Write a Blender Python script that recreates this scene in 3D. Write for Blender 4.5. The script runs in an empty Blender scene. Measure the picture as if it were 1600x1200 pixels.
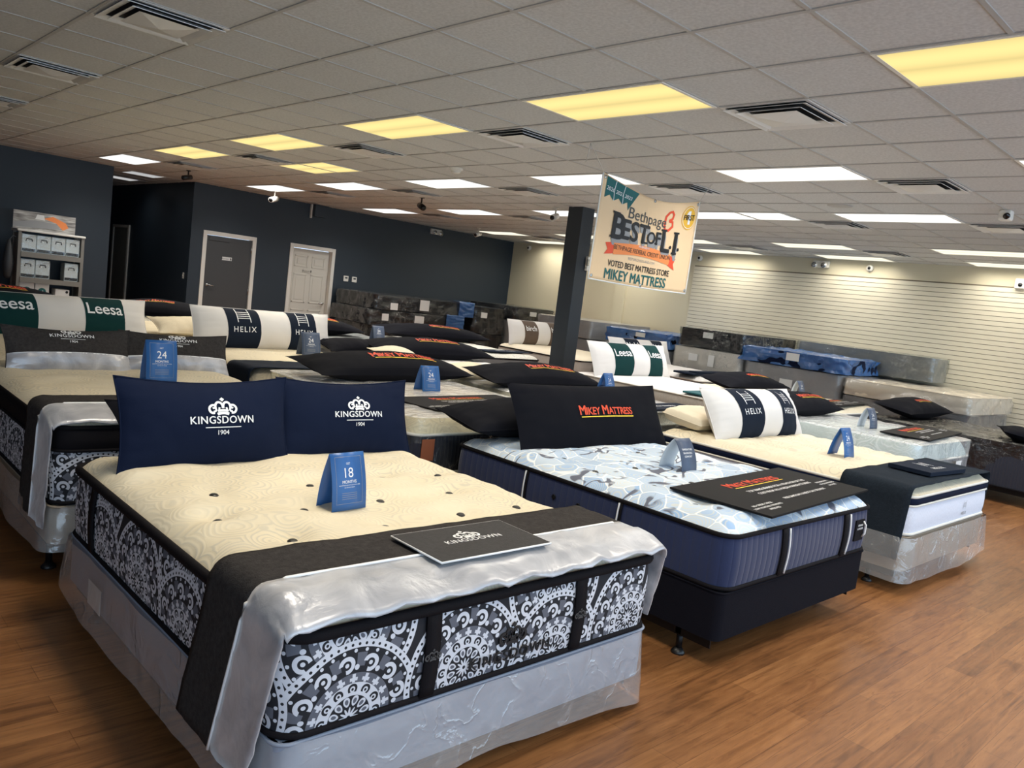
import bpy, bmesh, math, random
from math import sin, cos, pi, radians, exp, hypot
from mathutils import Vector, Matrix, noise
random.seed(7)
SC = bpy.context.scene
COL = SC.collection
PI = pi

# ------------------------------------------------------------------ mesh helpers
def mk(name, vf, mat, parent=None, smooth=True, uv=None, sub=0, bevel=0, solid=0, sharp=None):
    v, f = vf
    me = bpy.data.meshes.new(name)
    me.from_pydata([tuple(p) for p in v], [], f)
    me.update()
    if uv:
        l = me.uv_layers.new(name='UVMap')
        for lp in me.loops:
            l.data[lp.index].uv = uv[lp.vertex_index]
    if smooth:
        for p in me.polygons: p.use_smooth = True
    o = bpy.data.objects.new(name, me)
    COL.objects.link(o)
    if mat: me.materials.append(mat)
    if parent: o.parent = parent
    if solid:
        md = o.modifiers.new('s', 'SOLIDIFY'); md.thickness = solid; md.offset = 0
    if bevel:
        md = o.modifiers.new('b', 'BEVEL'); md.width = bevel; md.segments = 2; md.limit_method = 'ANGLE'
    if sub:
        md = o.modifiers.new('u', 'SUBSURF'); md.levels = sub; md.render_levels = sub
    if smooth == 'auto':
        pass
    return o

def thing(name, label, cat, loc=(0, 0, 0), group=None, rot=(0, 0, 0)):
    o = bpy.data.objects.new(name, None); COL.objects.link(o)
    o.empty_display_size = .1
    o.location = loc; o.rotation_euler = rot
    o['label'] = label; o['category'] = cat
    if group: o['group'] = group
    return o

def tag(o, label, cat, group=None):
    o['label'] = label; o['category'] = cat
    if group: o['group'] = group
    return o

def struct(o):
    o['kind'] = 'structure'; return o

def dup(root, loc, rot=None, label=None):
    r = root.copy(); COL.objects.link(r); r.location = loc
    if rot is not None: r.rotation_euler = rot
    if label: r['label'] = label
    for ch in list(root.children):
        c = ch.copy(); COL.objects.link(c); c.parent = r
        for g in list(ch.children):
            d = g.copy(); COL.objects.link(d); d.parent = c
    return r

def join(*vfs):
    V, F = [], []
    for v, f in vfs:
        n = len(V); V += list(v); F += [tuple(i + n for i in q) for q in f]
    return V, F

def boxes(*bs):
    V, F = [], []
    for x0, x1, y0, y1, z0, z1 in bs:
        n = len(V)
        V += [(x0, y0, z0), (x1, y0, z0), (x1, y1, z0), (x0, y1, z0), (x0, y0, z1), (x1, y0, z1), (x1, y1, z1), (x0, y1, z1)]
        F += [tuple(n + i for i in q) for q in ((3, 2, 1, 0), (4, 5, 6, 7), (0, 1, 5, 4), (1, 2, 6, 5), (2, 3, 7, 6), (3, 0, 4, 7))]
    return V, F

def lathe(prof, n=20, c=(0, 0, 0), axis='z'):
    V, F = [], []
    for r, h in prof:
        for i in range(n):
            a = 2 * pi * i / n
            p = (r * cos(a), r * sin(a), h)
            if axis == 'y': p = (p[0], p[2], p[1])
            if axis == 'x': p = (p[2], p[0], p[1])
            V.append((c[0] + p[0], c[1] + p[1], c[2] + p[2]))
    for j in range(len(prof) - 1):
        for i in range(n):
            F.append((j * n + i, j * n + (i + 1) % n, (j + 1) * n + (i + 1) % n, (j + 1) * n + i))
    F.append(tuple(range(n))[::-1]); F.append(tuple((len(prof) - 1) * n + i for i in range(n)))
    return V, F

def tube(pts, r, n=8, closed=False):
    V, F = [], []
    P = [Vector(p) for p in pts]; m = len(P)
    for i, p in enumerate(P):
        if closed: t = (P[(i + 1) % m] - P[i - 1]).normalized()
        else: t = (P[min(i + 1, m - 1)] - P[max(i - 1, 0)]).normalized()
        up = Vector((0, 0, 1)) if abs(t.z) < .95 else Vector((1, 0, 0))
        a = t.cross(up).normalized(); b = a.cross(t).normalized()
        rr = r[i] if isinstance(r, (list, tuple)) else r
        ra, rb = rr if isinstance(rr, tuple) else (rr, rr)
        for k in range(n):
            w = 2 * pi * k / n
            V.append(p + a * (ra * cos(w)) + b * (rb * sin(w)))
    for i in range(m if closed else m - 1):
        j = (i + 1) % m
        for k in range(n):
            F.append((i * n + k, i * n + (k + 1) % n, j * n + (k + 1) % n, j * n + k))
    if not closed:
        F.append(tuple(range(n))[::-1]); F.append(tuple((m - 1) * n + k for k in range(n)))
    return V, F

def rr(x0, x1, y0, y1, r, n=6, seg=12):
    """rounded rectangle loop, counter-clockwise, with points along the straights too"""
    out = []
    cs = ((x1 - r, y0 + r, -pi / 2), (x1 - r, y1 - r, 0), (x0 + r, y1 - r, pi / 2), (x0 + r, y0 + r, pi))
    for q, (cx, cy, a0) in enumerate(cs):
        for i in range(n + 1):
            a = a0 + pi / 2 * i / n
            out.append((cx + r * cos(a), cy + r * sin(a)))
        nx = cs[(q + 1) % 4]; a = nx[2]
        e = (nx[0] + r * cos(a), nx[1] + r * sin(a)); s = out[-1]
        for i in range(1, seg):
            t = i / seg
            out.append((s[0] + (e[0] - s[0]) * t, s[1] + (e[1] - s[1]) * t))
    return out

def arcs(loop):
    d = [0]
    for i in range(1, len(loop) + 1):
        a, b = loop[i - 1], loop[i % len(loop)]
        d.append(d[-1] + hypot(a[0] - b[0], a[1] - b[1]))
    return d

def nz(x, y, z=0.0, s=1.0):
    return noise.noise(Vector((x * s, y * s, z * s + .37)))

def fbm(x, y, z=0.0, s=1.0):
    return nz(x, y, z, s) + .5 * nz(x, y, z + 5, s * 2.1) + .25 * nz(x, y, z + 9, s * 4.3)

def wall_loop(loopf, zs, uvscale=1.0):
    """skirt through loops: loopf(k, z) gives the loop; returns vf, uv (seam duplicated)"""
    V, F, U = [], [], []
    base = arcs(loopf(0, zs[0])); n = len(base)
    for k, z in enumerate(zs):
        L = loopf(k, z)
        for i in range(n):
            p = L[i % (n - 1)]
            V.append((p[0], p[1], p[2] if len(p) > 2 else z)); U.append((base[i], z))
    for k in range(len(zs) - 1):
        for i in range(n - 1):
            F.append((k * n + i, k * n + i + 1, (k + 1) * n + i + 1, (k + 1) * n + i))
    return (V, F), U

def topgrid(x0, x1, y0, y1, r, zf, nx, ny):
    V, F = [], []
    cx, cy, a, b = (x0 + x1) / 2, (y0 + y1) / 2, (x1 - x0) / 2, (y1 - y0) / 2
    for j in range(ny + 1):
        for i in range(nx + 1):
            s = -1 + 2 * i / nx; t = -1 + 2 * j / ny
            # denser near the rim
            s = s * (1.35 - .35 * s * s); t = t * (1.2 - .2 * t * t)
            x, y = s * a, t * b
            dx, dy = abs(x) - (a - r), abs(y) - (b - r)
            e = min(a - abs(x), b - abs(y))
            if dx > 0 and dy > 0:
                m = max(dx, dy); h = hypot(dx, dy); k = m / h
                x = math.copysign(a - r + dx * k, x); y = math.copysign(b - r + dy * k, y)
                e = r - m
            V.append((cx + x, cy + y, zf(cx + x, cy + y, max(e, 0))))
    for j in range(ny):
        for i in range(nx):
            q = j * (nx + 1) + i
            F.append((q, q + 1, q + nx + 2, q + nx + 1))
    return V, F

# ------------------------------------------------------------------ lettering
_txt = {}
def txt(s, size=1.0, x=0, y=0, bold=0.0, align='CENTER', sp=1.0, shear=0.0, sx=1.0):
    key = (s, sp, shear)
    if key not in _txt:
        cu = bpy.data.curves.new('t', 'FONT'); cu.body = s; cu.size = 1;  cu.space_character = sp; cu.shear = shear
        cu.resolution_u = 4; cu.fill_mode = 'FRONT'
        ob = bpy.data.objects.new('t', cu)
        me = bpy.data.meshes.new_from_object(ob)
        _txt[key] = ([(v.co.x, v.co.y) for v in me.vertices], [tuple(p.vertices) for p in me.polygons])
        bpy.data.objects.remove(ob); bpy.data.meshes.remove(me); bpy.data.curves.remove(cu)
    v, f = _txt[key]
    v = [(p[0], p[1], 0.0) for p in v]
    if bold > .003:   # heavier strokes: shifted copies, each a hair above the last
        e = bold
        v, f = join(*[([(p[0] + dx * e, p[1] + dy * e, k * .00025) for p in v], f) for k, (dx, dy) in enumerate(((-1, 0), (1, 0), (0, .7), (0, -.7)))])
    xs = [p[0] for p in v]
    if not xs: return [], []
    w0, w1 = min(xs), max(xs)
    off = {'CENTER': -(w0 + w1) / 2, 'LEFT': -w0, 'RIGHT': -w1}[align]
    return [(x + (p[0] + off) * size * sx, y + p[1] * size, p[2]) for p in v], f

def twidth(s, size=1.0, bold=0.0, sp=1.0):
    v, f = txt(s, size, bold=bold, sp=sp)
    xs = [p[0] for p in v]
    return max(xs) - min(xs)

def poly(pts): return list(pts), [tuple(range(len(pts)))]
def bar(x0, x1, y0, y1): return poly([(x0, y0), (x1, y0), (x1, y1), (x0, y1)])

def ribbon(pts, w):
    V, F = [], []
    m = len(pts)
    for i, p in enumerate(pts):
        a, b = pts[max(i - 1, 0)], pts[min(i + 1, m - 1)]
        d = Vector((b[0] - a[0], b[1] - a[1])).normalized()
        ww = w[i] if isinstance(w, list) else w
        V += [(p[0] - d.y * ww / 2, p[1] + d.x * ww / 2), (p[0] + d.y * ww / 2, p[1] - d.x * ww / 2)]
    for i in range(m - 1): F.append((2 * i + 1, 2 * i + 3, 2 * i + 2, 2 * i))
    return V, F

def arc(cx, cy, r, a0, a1, n=14, ry=None):
    ry = ry or r
    return [(cx + r * cos(radians(a0 + (a1 - a0) * i / n)), cy + ry * sin(radians(a0 + (a1 - a0) * i / n))) for i in range(n + 1)]

def lay(vf, fn, cut=0.0):
    """take flat lettering (x, y) onto a surface with fn; cut into cells so that it follows curvature"""
    v, f = vf
    def up(x, y, d):
        a = Vector(fn(x, y))
        if d <= 0: return a
        e = .0008
        n = (Vector(fn(x + e, y)) - a).cross(Vector(fn(x, y + e)) - a)
        return a + n.normalized() * d if n.length > 0 else a
    if not cut: return [up(p[0], p[1], dz_(p)) for p in v], f
    bm = bmesh.new()
    bv = [bm.verts.new((p[0], p[1], dz_(p))) for p in v]
    for q in f:
        try: bm.faces.new([bv[i] for i in q])
        except ValueError: pass
    xs = [p[0] for p in v]; ys = [p[1] for p in v]
    for ax, lo, hi in ((0, min(xs), max(xs)), (1, min(ys), max(ys))):
        k = math.ceil(lo / cut)
        while k * cut < hi:
            co = Vector((0, 0, 0)); co[ax] = k * cut
            no = Vector((0, 0, 0)); no[ax] = 1
            bmesh.ops.bisect_plane(bm, geom=bm.verts[:] + bm.edges[:] + bm.faces[:], plane_co=co, plane_no=no)
            k += 1
    bm.verts.index_update()
    V = [up(p.co.x, p.co.y, p.co.z) for p in bm.verts]; F = [tuple(q.index for q in p.verts) for p in bm.faces]
    bm.free()
    return V, F

def dz_(p): return p[2] if len(p) > 2 else 0.0
def scale2(vf, s, dx=0, dy=0): return [(p[0] * s + dx, p[1] * s + dy, dz_(p)) for p in vf[0]], vf[1]

def crown(s=1.0, dx=0, dy=0):
    w = .10
    parts = [poly([(0, .50), (.10, .60), (0, .70), (-.10, .60)])]
    for m in (-1, 1):
        parts += [ribbon([(m * p[0], p[1]) for p in arc(.17, .27, .16, 200, -20, ry=.2)], w),
                  ribbon([(m * p[0], p[1]) for p in arc(.42, .17, .17, 120, -110)], w),
                  ribbon([(m * p[0], p[1]) for p in arc(.38, .14, .08, 40, 300)], w * .8),
                  ribbon([(m * p[0], p[1]) for p in [(.18, .05), (.17, .15), (.15, .24)]], w * .8)]
    parts += [ribbon(arc(0, -.5, .62, 68, 112, 10), .09), ribbon(arc(0, -.62, .62, 66, 114, 10), .12)]
    return scale2(join(*parts), s, dx, dy)

def crest_logo(W, year=True):
    t = 'KINGSDOWN'; b = .018
    s = W / twidth(t, 1, b, 1.08)
    parts = [txt(t, s, 0, 0, b, sp=1.08), crown(W * .36, 0, s * 1.0)]
    if year:
        parts += [bar(-W * .28, W * .28, -s * .42, -s * .34), txt('1904', s * .62, 0, -s * 1.08, .012)]
    return join(*parts)

def store_logo(W):
    """returns red letters, dark shadow, yellow underline"""
    segs = [('M', 1.28), ('IKEY', 1.0), (' ', .5), ('M', 1.28), ('ATTRESS', 1.0)]
    b = .022
    x = 0; red = []; dark = []
    for s, k in segs:
        if s == ' ': x += .28; continue
        w = twidth(s, k, b, .95)
        red.append(txt(s, k, x, 0, b, 'LEFT', .95)); dark.append(txt(s, k, x + .03, -.04, b + .03, 'LEFT', .95))
        x += w + .05
    k = W / x
    red = scale2(join(*red), k, -W / 2); dark = scale2(join(*dark), k, -W / 2)
    und = scale2(bar(.15, x, -.26, -.17), k, -W / 2)
    return red, dark, und

def helix_logo(W):
    s = W / twidth('HELIX', 1, .005, 1.25)
    h = .62 * W
    y0 = s * 1.25
    parts = [txt('HELIX', s, 0, 0, .008, sp=1.25)]
    for m in (-1, 1): parts.append(bar(m * W * .28 - W * .018, m * W * .28 + W * .018, y0, y0 + h))
    for k in range(4): parts.append(bar(-W * .28, W * .28, y0 + h * (.26 + .15 * k), y0 + h * (.30 + .15 * k)))
    return join(*parts)
# ------------------------------------------------------------------ materials
class G:
    def __init__(s, name):
        s.m = bpy.data.materials.new(name); s.m.use_nodes = True
        s.t = s.m.node_tree; s.t.nodes.clear()
        s.out = s.t.nodes.new('ShaderNodeOutputMaterial')
    def n(s, typ, out=0, **kw):
        nd = s.t.nodes.new('ShaderNode' + typ)
        for k, v in kw.items():
            if k.startswith('_'):
                setattr(nd, k[1:], v); continue
            k2 = k.replace('__', ' ')
            i = nd.inputs[int(k2[1:])] if k2[0] == 'i' and k2[1:].isdigit() else nd.inputs[k2]
            if isinstance(v, bpy.types.NodeSocket): s.t.links.new(v, i)
            else: i.default_value = v
        return nd.outputs[out] if out is not None else nd
    def M(s, op, a, b=0.0, c=None):
        kw = dict(_operation=op, i0=a, i1=b)
        if c is not None: kw['i2'] = c
        return s.n('Math', **kw)
    def mix(s, fac, a, b):
        nd = s.t.nodes.new('ShaderNodeMix'); nd.data_type = 'RGBA'
        for i, v in ((0, fac), (6, a), (7, b)):
            if isinstance(v, bpy.types.NodeSocket): s.t.links.new(v, nd.inputs[i])
            else: nd.inputs[i].default_value = v if i == 0 else C4(v)
        return nd.outputs[2]
    def ramp(s, fac, *stops, interp='LINEAR'):
        nd = s.t.nodes.new('ShaderNodeValToRGB'); nd.color_ramp.interpolation = interp
        cr = nd.color_ramp
        while len(cr.elements) < len(stops): cr.elements.new(.5)
        for e, (p, c) in zip(cr.elements, stops): e.position = p; e.color = C4(c)
        s.t.links.new(fac, nd.inputs[0])
        return nd.outputs[0]
    def step(s, v, edge, soft=.02):
        return s.n('MapRange', Value=v, From__Min=edge - soft, From__Max=edge + soft)
    def coord(s, kind='Object', scale=(1, 1, 1), rot=(0, 0, 0)):
        c = s.n('TexCoord', out=None).outputs[kind]
        return s.n('Mapping', Vector=c, Scale=scale, Rotation=rot)
    def bump(s, h, strength=.3, dist=.01):
        return s.n('Bump', Height=h, Strength=strength, Distance=dist)
    def bsdf(s, col, rough=.6, metal=0.0, normal=None, spec=.5, sheen=0.0, coat=0.0, alpha=None):
        b = s.t.nodes.new('ShaderNodeBsdfPrincipled')
        for k, v in (('Base Color', col), ('Roughness', rough), ('Metallic', metal), ('Specular IOR Level', spec), ('Sheen Weight', sheen), ('Coat Weight', coat)):
            if isinstance(v, bpy.types.NodeSocket): s.t.links.new(v, b.inputs[k])
            else: b.inputs[k].default_value = C4(v) if k == 'Base Color' else v
        if normal is not None: s.t.links.new(normal, b.inputs['Normal'])
        s.t.links.new(b.outputs[0], s.out.inputs[0])
        return b

def C4(c):
    if isinstance(c, (int, float)): return (c, c, c, 1)
    return tuple(c) + (1,) if len(c) == 3 else tuple(c)
def S(r, g, b):
    f = lambda v: (v / 255 / 12.92 if v / 255 <= .04045 else ((v / 255 + .055) / 1.055) ** 2.4)
    return (f(r), f(g), f(b))

def plain(name, col, rough=.6, metal=0.0, spec=.5, nscale=0, nstr=.2, var=0.0, vscale=8, sheen=0.0, coat=0.0):
    g = G(name); nrm = None; c = col
    if nscale:
        nrm = g.bump(g.n('TexNoise', Vector=g.coord(), Scale=nscale, Detail=4.0), nstr)
    if var:
        f = g.n('TexNoise', Vector=g.coord(), Scale=float(vscale), Detail=3.0)
        c = g.mix(g.n('MapRange', Value=f, From__Min=.3, From__Max=.7), tuple(x * (1 - var) for x in col), tuple(min(1, x * (1 + var)) for x in col))
    g.bsdf(c, rough, metal, nrm, spec, sheen, coat)
    return g.m

def emit(name, col, strength, stripes=True, axis=0):
    g = G(name)
    c = g.n('TexCoord', out=None).outputs['Generated']
    sep = g.n('SeparateXYZ', out=None, Vector=c)
    t = g.M('ABSOLUTE', g.M('SINE', g.M('MULTIPLY', sep.outputs[axis], 2 * pi)))
    v = g.n('MapRange', Value=t, From__Min=0.0, From__Max=1.0, To__Min=.84, To__Max=1.1)
    e = g.n('Emission', Color=C4(col), Strength=g.M('MULTIPLY', v, strength) if stripes else strength)
    g.t.links.new(e, g.out.inputs[0])
    return g.m

def plastic(name, tint=(1, 1, 1), haze=.16, rough=.12, wr=9.0, bs=.6, stretch=(1, 1, 1), crease=.10):
    g = G(name)
    co = g.coord('Object', stretch)
    n1 = g.n('TexNoise', Vector=co, Scale=wr, Detail=4.0, Distortion=.5)
    n2 = g.n('TexNoise', Vector=co, Scale=wr * .35, Detail=2.0)
    cr = g.M('POWER', g.M('MAXIMUM', g.M('SUBTRACT', 1.0, g.M('MULTIPLY', g.M('ABSOLUTE', g.M('SUBTRACT', n1, .5)), 9.0)), 0.0), 4.0)
    cr = g.M('MULTIPLY', cr, g.n('MapRange', Value=n2, From__Min=.45, From__Max=.6))
    nrm = g.bump(g.M('ADD', n1, g.M('MULTIPLY', cr, .25)), bs, .03)
    tr = g.n('BsdfTransparent', Color=C4(tint))
    df = g.n('BsdfDiffuse', Color=C4(tuple(.85 * x for x in tint)), Normal=nrm)
    gl = g.n('BsdfGlossy', Color=(1, 1, 1, 1), Roughness=rough, Normal=nrm)
    fr = g.n('Fresnel', IOR=1.5, Normal=nrm)
    a = g.n('MixShader', Fac=g.M('ADD', haze, g.M('MULTIPLY', cr, crease)), i1=tr, i2=df)
    b = g.n('MixShader', Fac=g.M('MINIMUM', g.M('ADD', g.M('MULTIPLY', fr, .9), .03), .6), i1=a, i2=gl)
    g.t.links.new(b, g.out.inputs[0])
    return g.m

MT = {}
def build_materials():
    MT['navywall'] = plain('navy_paint', S(40, 51, 61), .55, nscale=60, nstr=.04)
    MT['cream'] = plain('cream_paint', S(214, 204, 176), .6, nscale=60, nstr=.03)
    MT['slat'] = plain('slat_cream', S(222, 214, 192), .45)
    MT['groove'] = plain('slat_groove', S(120, 110, 92), .7)
    MT['white'] = plain('white_paint', S(228, 224, 214), .4)
    MT['doorwhite'] = plain('door_white', S(214, 210, 198), .45)
    MT['doorgrey'] = plain('door_grey', S(66, 67, 68), .5)
    MT['grey3'] = plain('corridor_door_grey', S(128, 126, 120), .5)
    MT['black'] = plain('black_plastic', S(18, 18, 19), .4)
    MT['metal'] = plain('dark_metal', S(26, 26, 28), .4, .6)
    MT['chrome'] = plain('satin_steel', S(190, 190, 188), .25, .9)
    MT['bracket'] = plain('grid_white', S(176, 173, 168), .5)
    MT['vent'] = plain('vent_metal', S(222, 220, 216), .35, .1)
    MT['ventdark'] = plain('vent_dark', S(24, 24, 26), .8)
    MT['pillar'] = plain('pillar_paint', S(40, 48, 56), .45)
    MT['paper'] = plain('paper', S(225, 225, 222), .7)
    MT['print'] = plain('print_white', S(236, 236, 236), .6)
    MT['printgrey'] = plain('print_grey', S(150, 150, 150), .6)
    MT['printblack'] = plain('print_black', S(22, 22, 24), .6)
    MT['red'] = plain('print_red', S(226, 78, 44), .6)
    MT['yellow'] = plain('print_yellow', S(250, 214, 60), .6)
    MT['teal'] = plain('print_teal', S(14, 96, 96), .6)
    MT['orange'] = plain('print_orange', S(238, 140, 76), .6)
    MT['gold'] = plain('print_gold', S(232, 180, 60), .6)
    MT['navyfab'] = plain('navy_cloth', S(11, 22, 46), .85, spec=.15, nscale=300, nstr=.08)
    MT['blackfab'] = plain('black_cloth', S(14, 15, 22), .9, spec=.12, nscale=300, nstr=.08)
    MT['whitefab'] = plain('white_cloth', S(222, 218, 214), .9, nscale=200, nstr=.08)
    MT['greenfab'] = plain('green_cloth', S(14, 54, 54), .85, spec=.15, nscale=300, nstr=.08)
    MT['helixfab'] = plain('slate_cloth', S(22, 31, 46), .85, spec=.15, nscale=300, nstr=.08)
    MT['brownfab'] = plain('brown_cloth', S(92, 76, 64), .85, nscale=300, nstr=.08)
    MT['greyfelt'] = plain('grey_felt', S(58, 55, 54), .95, spec=.1, nscale=180, nstr=.35, var=.22, vscale=60)
    MT['darkfelt'] = plain('dark_felt', S(34, 41, 49), .95, spec=.1, nscale=180, nstr=.3, var=.15, vscale=70)
    MT['creamfab'] = plain('cream_cloth', S(226, 214, 190), .9, nscale=120, nstr=.15)
    MT['beigefab'] = plain('beige_side', S(178, 164, 140), .9, nscale=160, nstr=.25, var=.12, vscale=50)
    MT['greyfab'] = plain('grey_side', S(120, 120, 120), .9, nscale=160, nstr=.25)
    MT['tape'] = plain('dark_tape', S(22, 20, 23), .75, spec=.12, nscale=300, nstr=.2)
    MT['whitetape'] = plain('white_tape', S(220, 216, 206), .7)
    MT['boxblue'] = plain('box_spring_grey', S(140, 147, 162), .8)
    MT['boxtan'] = plain('box_spring_tan', S(150, 136, 118), .8)
    MT['boxdark'] = plain('box_spring_navy', S(16, 16, 24), .85, spec=.12, nscale=200, nstr=.2)
    MT['cardblue'] = plain('card_blue', S(42, 96, 160), .35)
    MT['cardgrey'] = plain('card_grey', S(70, 84, 108), .45)
    MT['cardback'] = plain('card_inside', S(206, 214, 220), .6)
    MT['boardblack'] = plain('board_black', S(20, 19, 20), .6, spec=.12)
    MT['boardgrey'] = plain('board_grey', S(54, 52, 52), .9, nscale=180, nstr=.3, var=.15, vscale=60)
    MT['tealfab'] = plain('teal_cloth', S(38, 92, 98), .85)
    MT['kraft'] = plain('kraft_band', S(160, 92, 60), .7)
    MT['polytop'] = plastic('wrinkled_film_top', (1, 1, 1), .42, .16, 9.0, 1.0, (.35, 1.6, 1), .2)
    MT['polyw'] = plastic('hazy_plastic', (1, 1, 1), .20, .14, 7.0, .5)
    MT['polyc'] = plastic('clear_film', (.97, 1, .99), .02, .08, 8.0, .8, (1, 1, 1), .16)
    MT['polyblue'] = plastic('blue_plastic', (.10, .30, .78), .45, .12, 7.0, .8)
    MT['polydark'] = plastic('dark_film', (.5, .5, .52), .012, .06, 18.0, 1.0, (.6, 1, 1), .12)
    MT['string'] = plain('string', S(205, 200, 190), .8)
    MT['banner'] = plain('banner_vinyl', S(236, 203, 160), .45)
    MT['lens'] = plain('dark_glass', S(8, 8, 9), .1)
    MT['pink'] = plain('cushion_grey', S(150, 150, 152), .9)
    # silver satin
    g = G('silver_satin'); co = g.coord()
    n = g.n('TexNoise', Vector=co, Scale=6.0, Detail=5.0, Distortion=.8)
    c = g.mix(g.n('MapRange', Value=n, From__Min=.3, From__Max=.7), S(148, 148, 154), S(206, 204, 206))
    b = g.bsdf(c, .32, .25, g.bump(n, .5, .02), sheen=.6); MT['satin'] = g.m
    # wood floor, planks along X
    g = G('wood_planks'); co = g.coord('Object')
    br = g.n('TexBrick', out=None, Vector=co, Color1=(0, 0, 0, 1), Color2=(1, 1, 1, 1), Mortar=(.5, .5, .5, 1), Scale=1.0, Mortar__Size=.0012, Mortar__Smooth=.1, Bias=0.0, Brick__Width=1.22, Row__Height=.128, _offset=.37, _offset_frequency=2)
    st = g.n('TexNoise', Vector=g.n('Mapping', Vector=co, Scale=(1.2, 22, 1)), Scale=1.6, Detail=7.0, Distortion=1.0)
    kn = g.n('TexNoise', Vector=g.n('Mapping', Vector=co, Scale=(2.2, 9, 1)), Scale=1.3, Detail=3.0, Distortion=2.2)
    v = g.M('ADD', g.M('MULTIPLY', br.outputs[0], .18), g.M('ADD', g.M('MULTIPLY', st, .55), g.M('MULTIPLY', kn, .35)))
    c = g.ramp(v, (.30, S(86, 54, 30)), (.5, S(130, 86, 50)), (.68, S(154, 106, 64)), (.9, S(178, 130, 84)))
    c = g.mix(g.M('MULTIPLY', br.outputs[1], .6), c, S(70, 36, 14))
    fine = g.n('TexNoise', Vector=g.n('Mapping', Vector=co, Scale=(1.6, 40, 1)), Scale=2.4, Detail=3.0, Distortion=1.4)
    c = g.mix(g.M('MULTIPLY', g.step(fine, .64, .03), .5), c, S(84, 48, 24))
    streak = g.step(kn, .66, .05)
    c = g.mix(g.M('MULTIPLY', streak, .45), c, S(96, 50, 22))
    g.bsdf(c, g.n('MapRange', Value=st, To__Min=.3, To__Max=.42), 0, g.bump(g.M('SUBTRACT', st, g.M('MULTIPLY', br.outputs[1], 2.0)), .12, .003)); MT['floor'] = g.m
    # ceiling tile
    g = G('ceiling_tile'); co = g.coord()
    n = g.n('TexNoise', Vector=co, Scale=55.0, Detail=5.0)
    big = g.n('TexWhiteNoise', out=1, _noise_dimensions='2D', Vector=g.n('VectorMath', _operation='FLOOR', i0=g.n('Mapping', Vector=co, Location=(-3.86 / .61, -3.04 / .61, 0), Scale=(1 / .61, 1 / .61, 1))))
    c = g.mix(g.n('MapRange', Value=n, From__Min=.35, From__Max=.65), S(196, 196, 194), S(210, 210, 208))
    c = g.mix(g.M('MULTIPLY', g.n('SeparateColor', Color=big), .10), c, S(176, 170, 162))
    g.bsdf(c, .9, 0, g.bump(n, .35, .004), spec=.1); MT['tile'] = g.m
    # damask border (UV in metres: arc length, height): round rosettes in ring bands
    g = G('damask_border'); uv = g.n('TexCoord', out=None).outputs['UV']
    sp = g.n('SeparateXYZ', out=None, Vector=uv)
    U, V = sp.outputs[0], sp.outputs[1]
    lt = lambda a, b: g.M('LESS_THAN', a, b)
    gt = lambda a, b: g.M('GREATER_THAN', a, b)
    mul = lambda a, b: g.M('MULTIPLY', a, b)
    add = lambda a, b: g.M('ADD', a, b)
    sub = lambda a, b: g.M('SUBTRACT', a, b)
    mx = lambda a, b: g.M('MAXIMUM', a, b)
    ab = lambda a: g.M('ABSOLUTE', a)
    hyp = lambda a, b: g.M('SQRT', add(mul(a, a), mul(b, b)))
    inv = lambda a: sub(1.0, a)
    def rosette(uu, vv):
        r = hyp(uu, vv); th = g.M('ARCTAN2', vv, uu)
        def cell(n, rc, ph=0.0):
            f = sub(g.M('FLOORED_MODULO', add(mul(th, n / (2 * pi)), 100.0 + ph), 1.0), .5)
            return mul(f, 2 * pi * rc / n), sub(r, rc)
        band = lambda a, b: mul(gt(r, a), lt(r, b))
        w = mul(lt(r, add(.024, mul(g.M('COSINE', mul(th, 12.0)), .009))), gt(r, .006))
        s, t = cell(12, .052); d = hyp(mul(s, 1 / .0105), mul(t, 1 / .016))
        w = mx(w, mul(band(.034, .070), mul(lt(d, 1.0), gt(d, .55)))); gr = mul(band(.034, .070), lt(d, .55))
        s, t = cell(12, .088, .5); d = hyp(s, mul(t, .9))
        w = mx(w, mul(band(.069, .108), inv(mul(lt(ab(sub(d, .012)), .0035), gt(t, -.008)))))
        w = mul(w, inv(mul(band(.069, .108), lt(d, .004))))
        s, t = cell(18, .122); cr = mx(mul(lt(ab(s), .005), lt(ab(t), .013)), mul(lt(ab(add(t, .003)), .005), lt(ab(s), .013)))
        w = mx(w, mul(band(.109, .137), cr)); gr = mx(gr, mul(band(.109, .137), inv(cr)))
        s, t = cell(13, .166); d = hyp(sub(s, .006), t)
        cs = mul(lt(ab(sub(d, .020)), .0062), inv(mul(gt(s, .012), lt(t, .004))))
        cs = mx(cs, lt(d, .0065)); cs = mx(cs, lt(hyp(add(s, .028), add(t, .012)), .0085))
        w = mx(w, mul(band(.138, .196), cs)); gr = mx(gr, mul(band(.138, .196), mul(gt(ab(s), .026), gt(t, -.01))))
        s, t = cell(34, .203); w = mx(w, mul(band(.196, .210), lt(hyp(s, t), .0055)))
        s, t = cell(60, .221); w = mx(w, mul(band(.211, .233), gt(hyp(s, t), .0045)))
        return r, w, gr
    per = .84
    def at(off, z):
        return rosette(sub(g.M('FLOORED_MODULO', add(U, off + 100 * per), per), per / 2), sub(V, z))
    r1, w1, g1 = at(.20, .07); r2, w2, g2 = at(.20 + per / 2, .02); r3, w3, g3 = at(.20 + per * .52, .30)
    i1, i2 = lt(r1, .233), lt(r2, .233)
    w = add(mul(i1, w1), mul(inv(i1), add(mul(i2, w2), mul(inv(i2), w3))))
    gy = add(mul(i1, g1), mul(inv(i1), add(mul(i2, g2), mul(inv(i2), g3))))
    gb = g.mix(gy, S(22, 23, 30), S(92, 94, 104))
    c = g.mix(w, gb, S(206, 207, 214))
    g.bsdf(c, .8, 0, g.bump(w, .12, .003)); MT['damask'] = g.m
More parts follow.
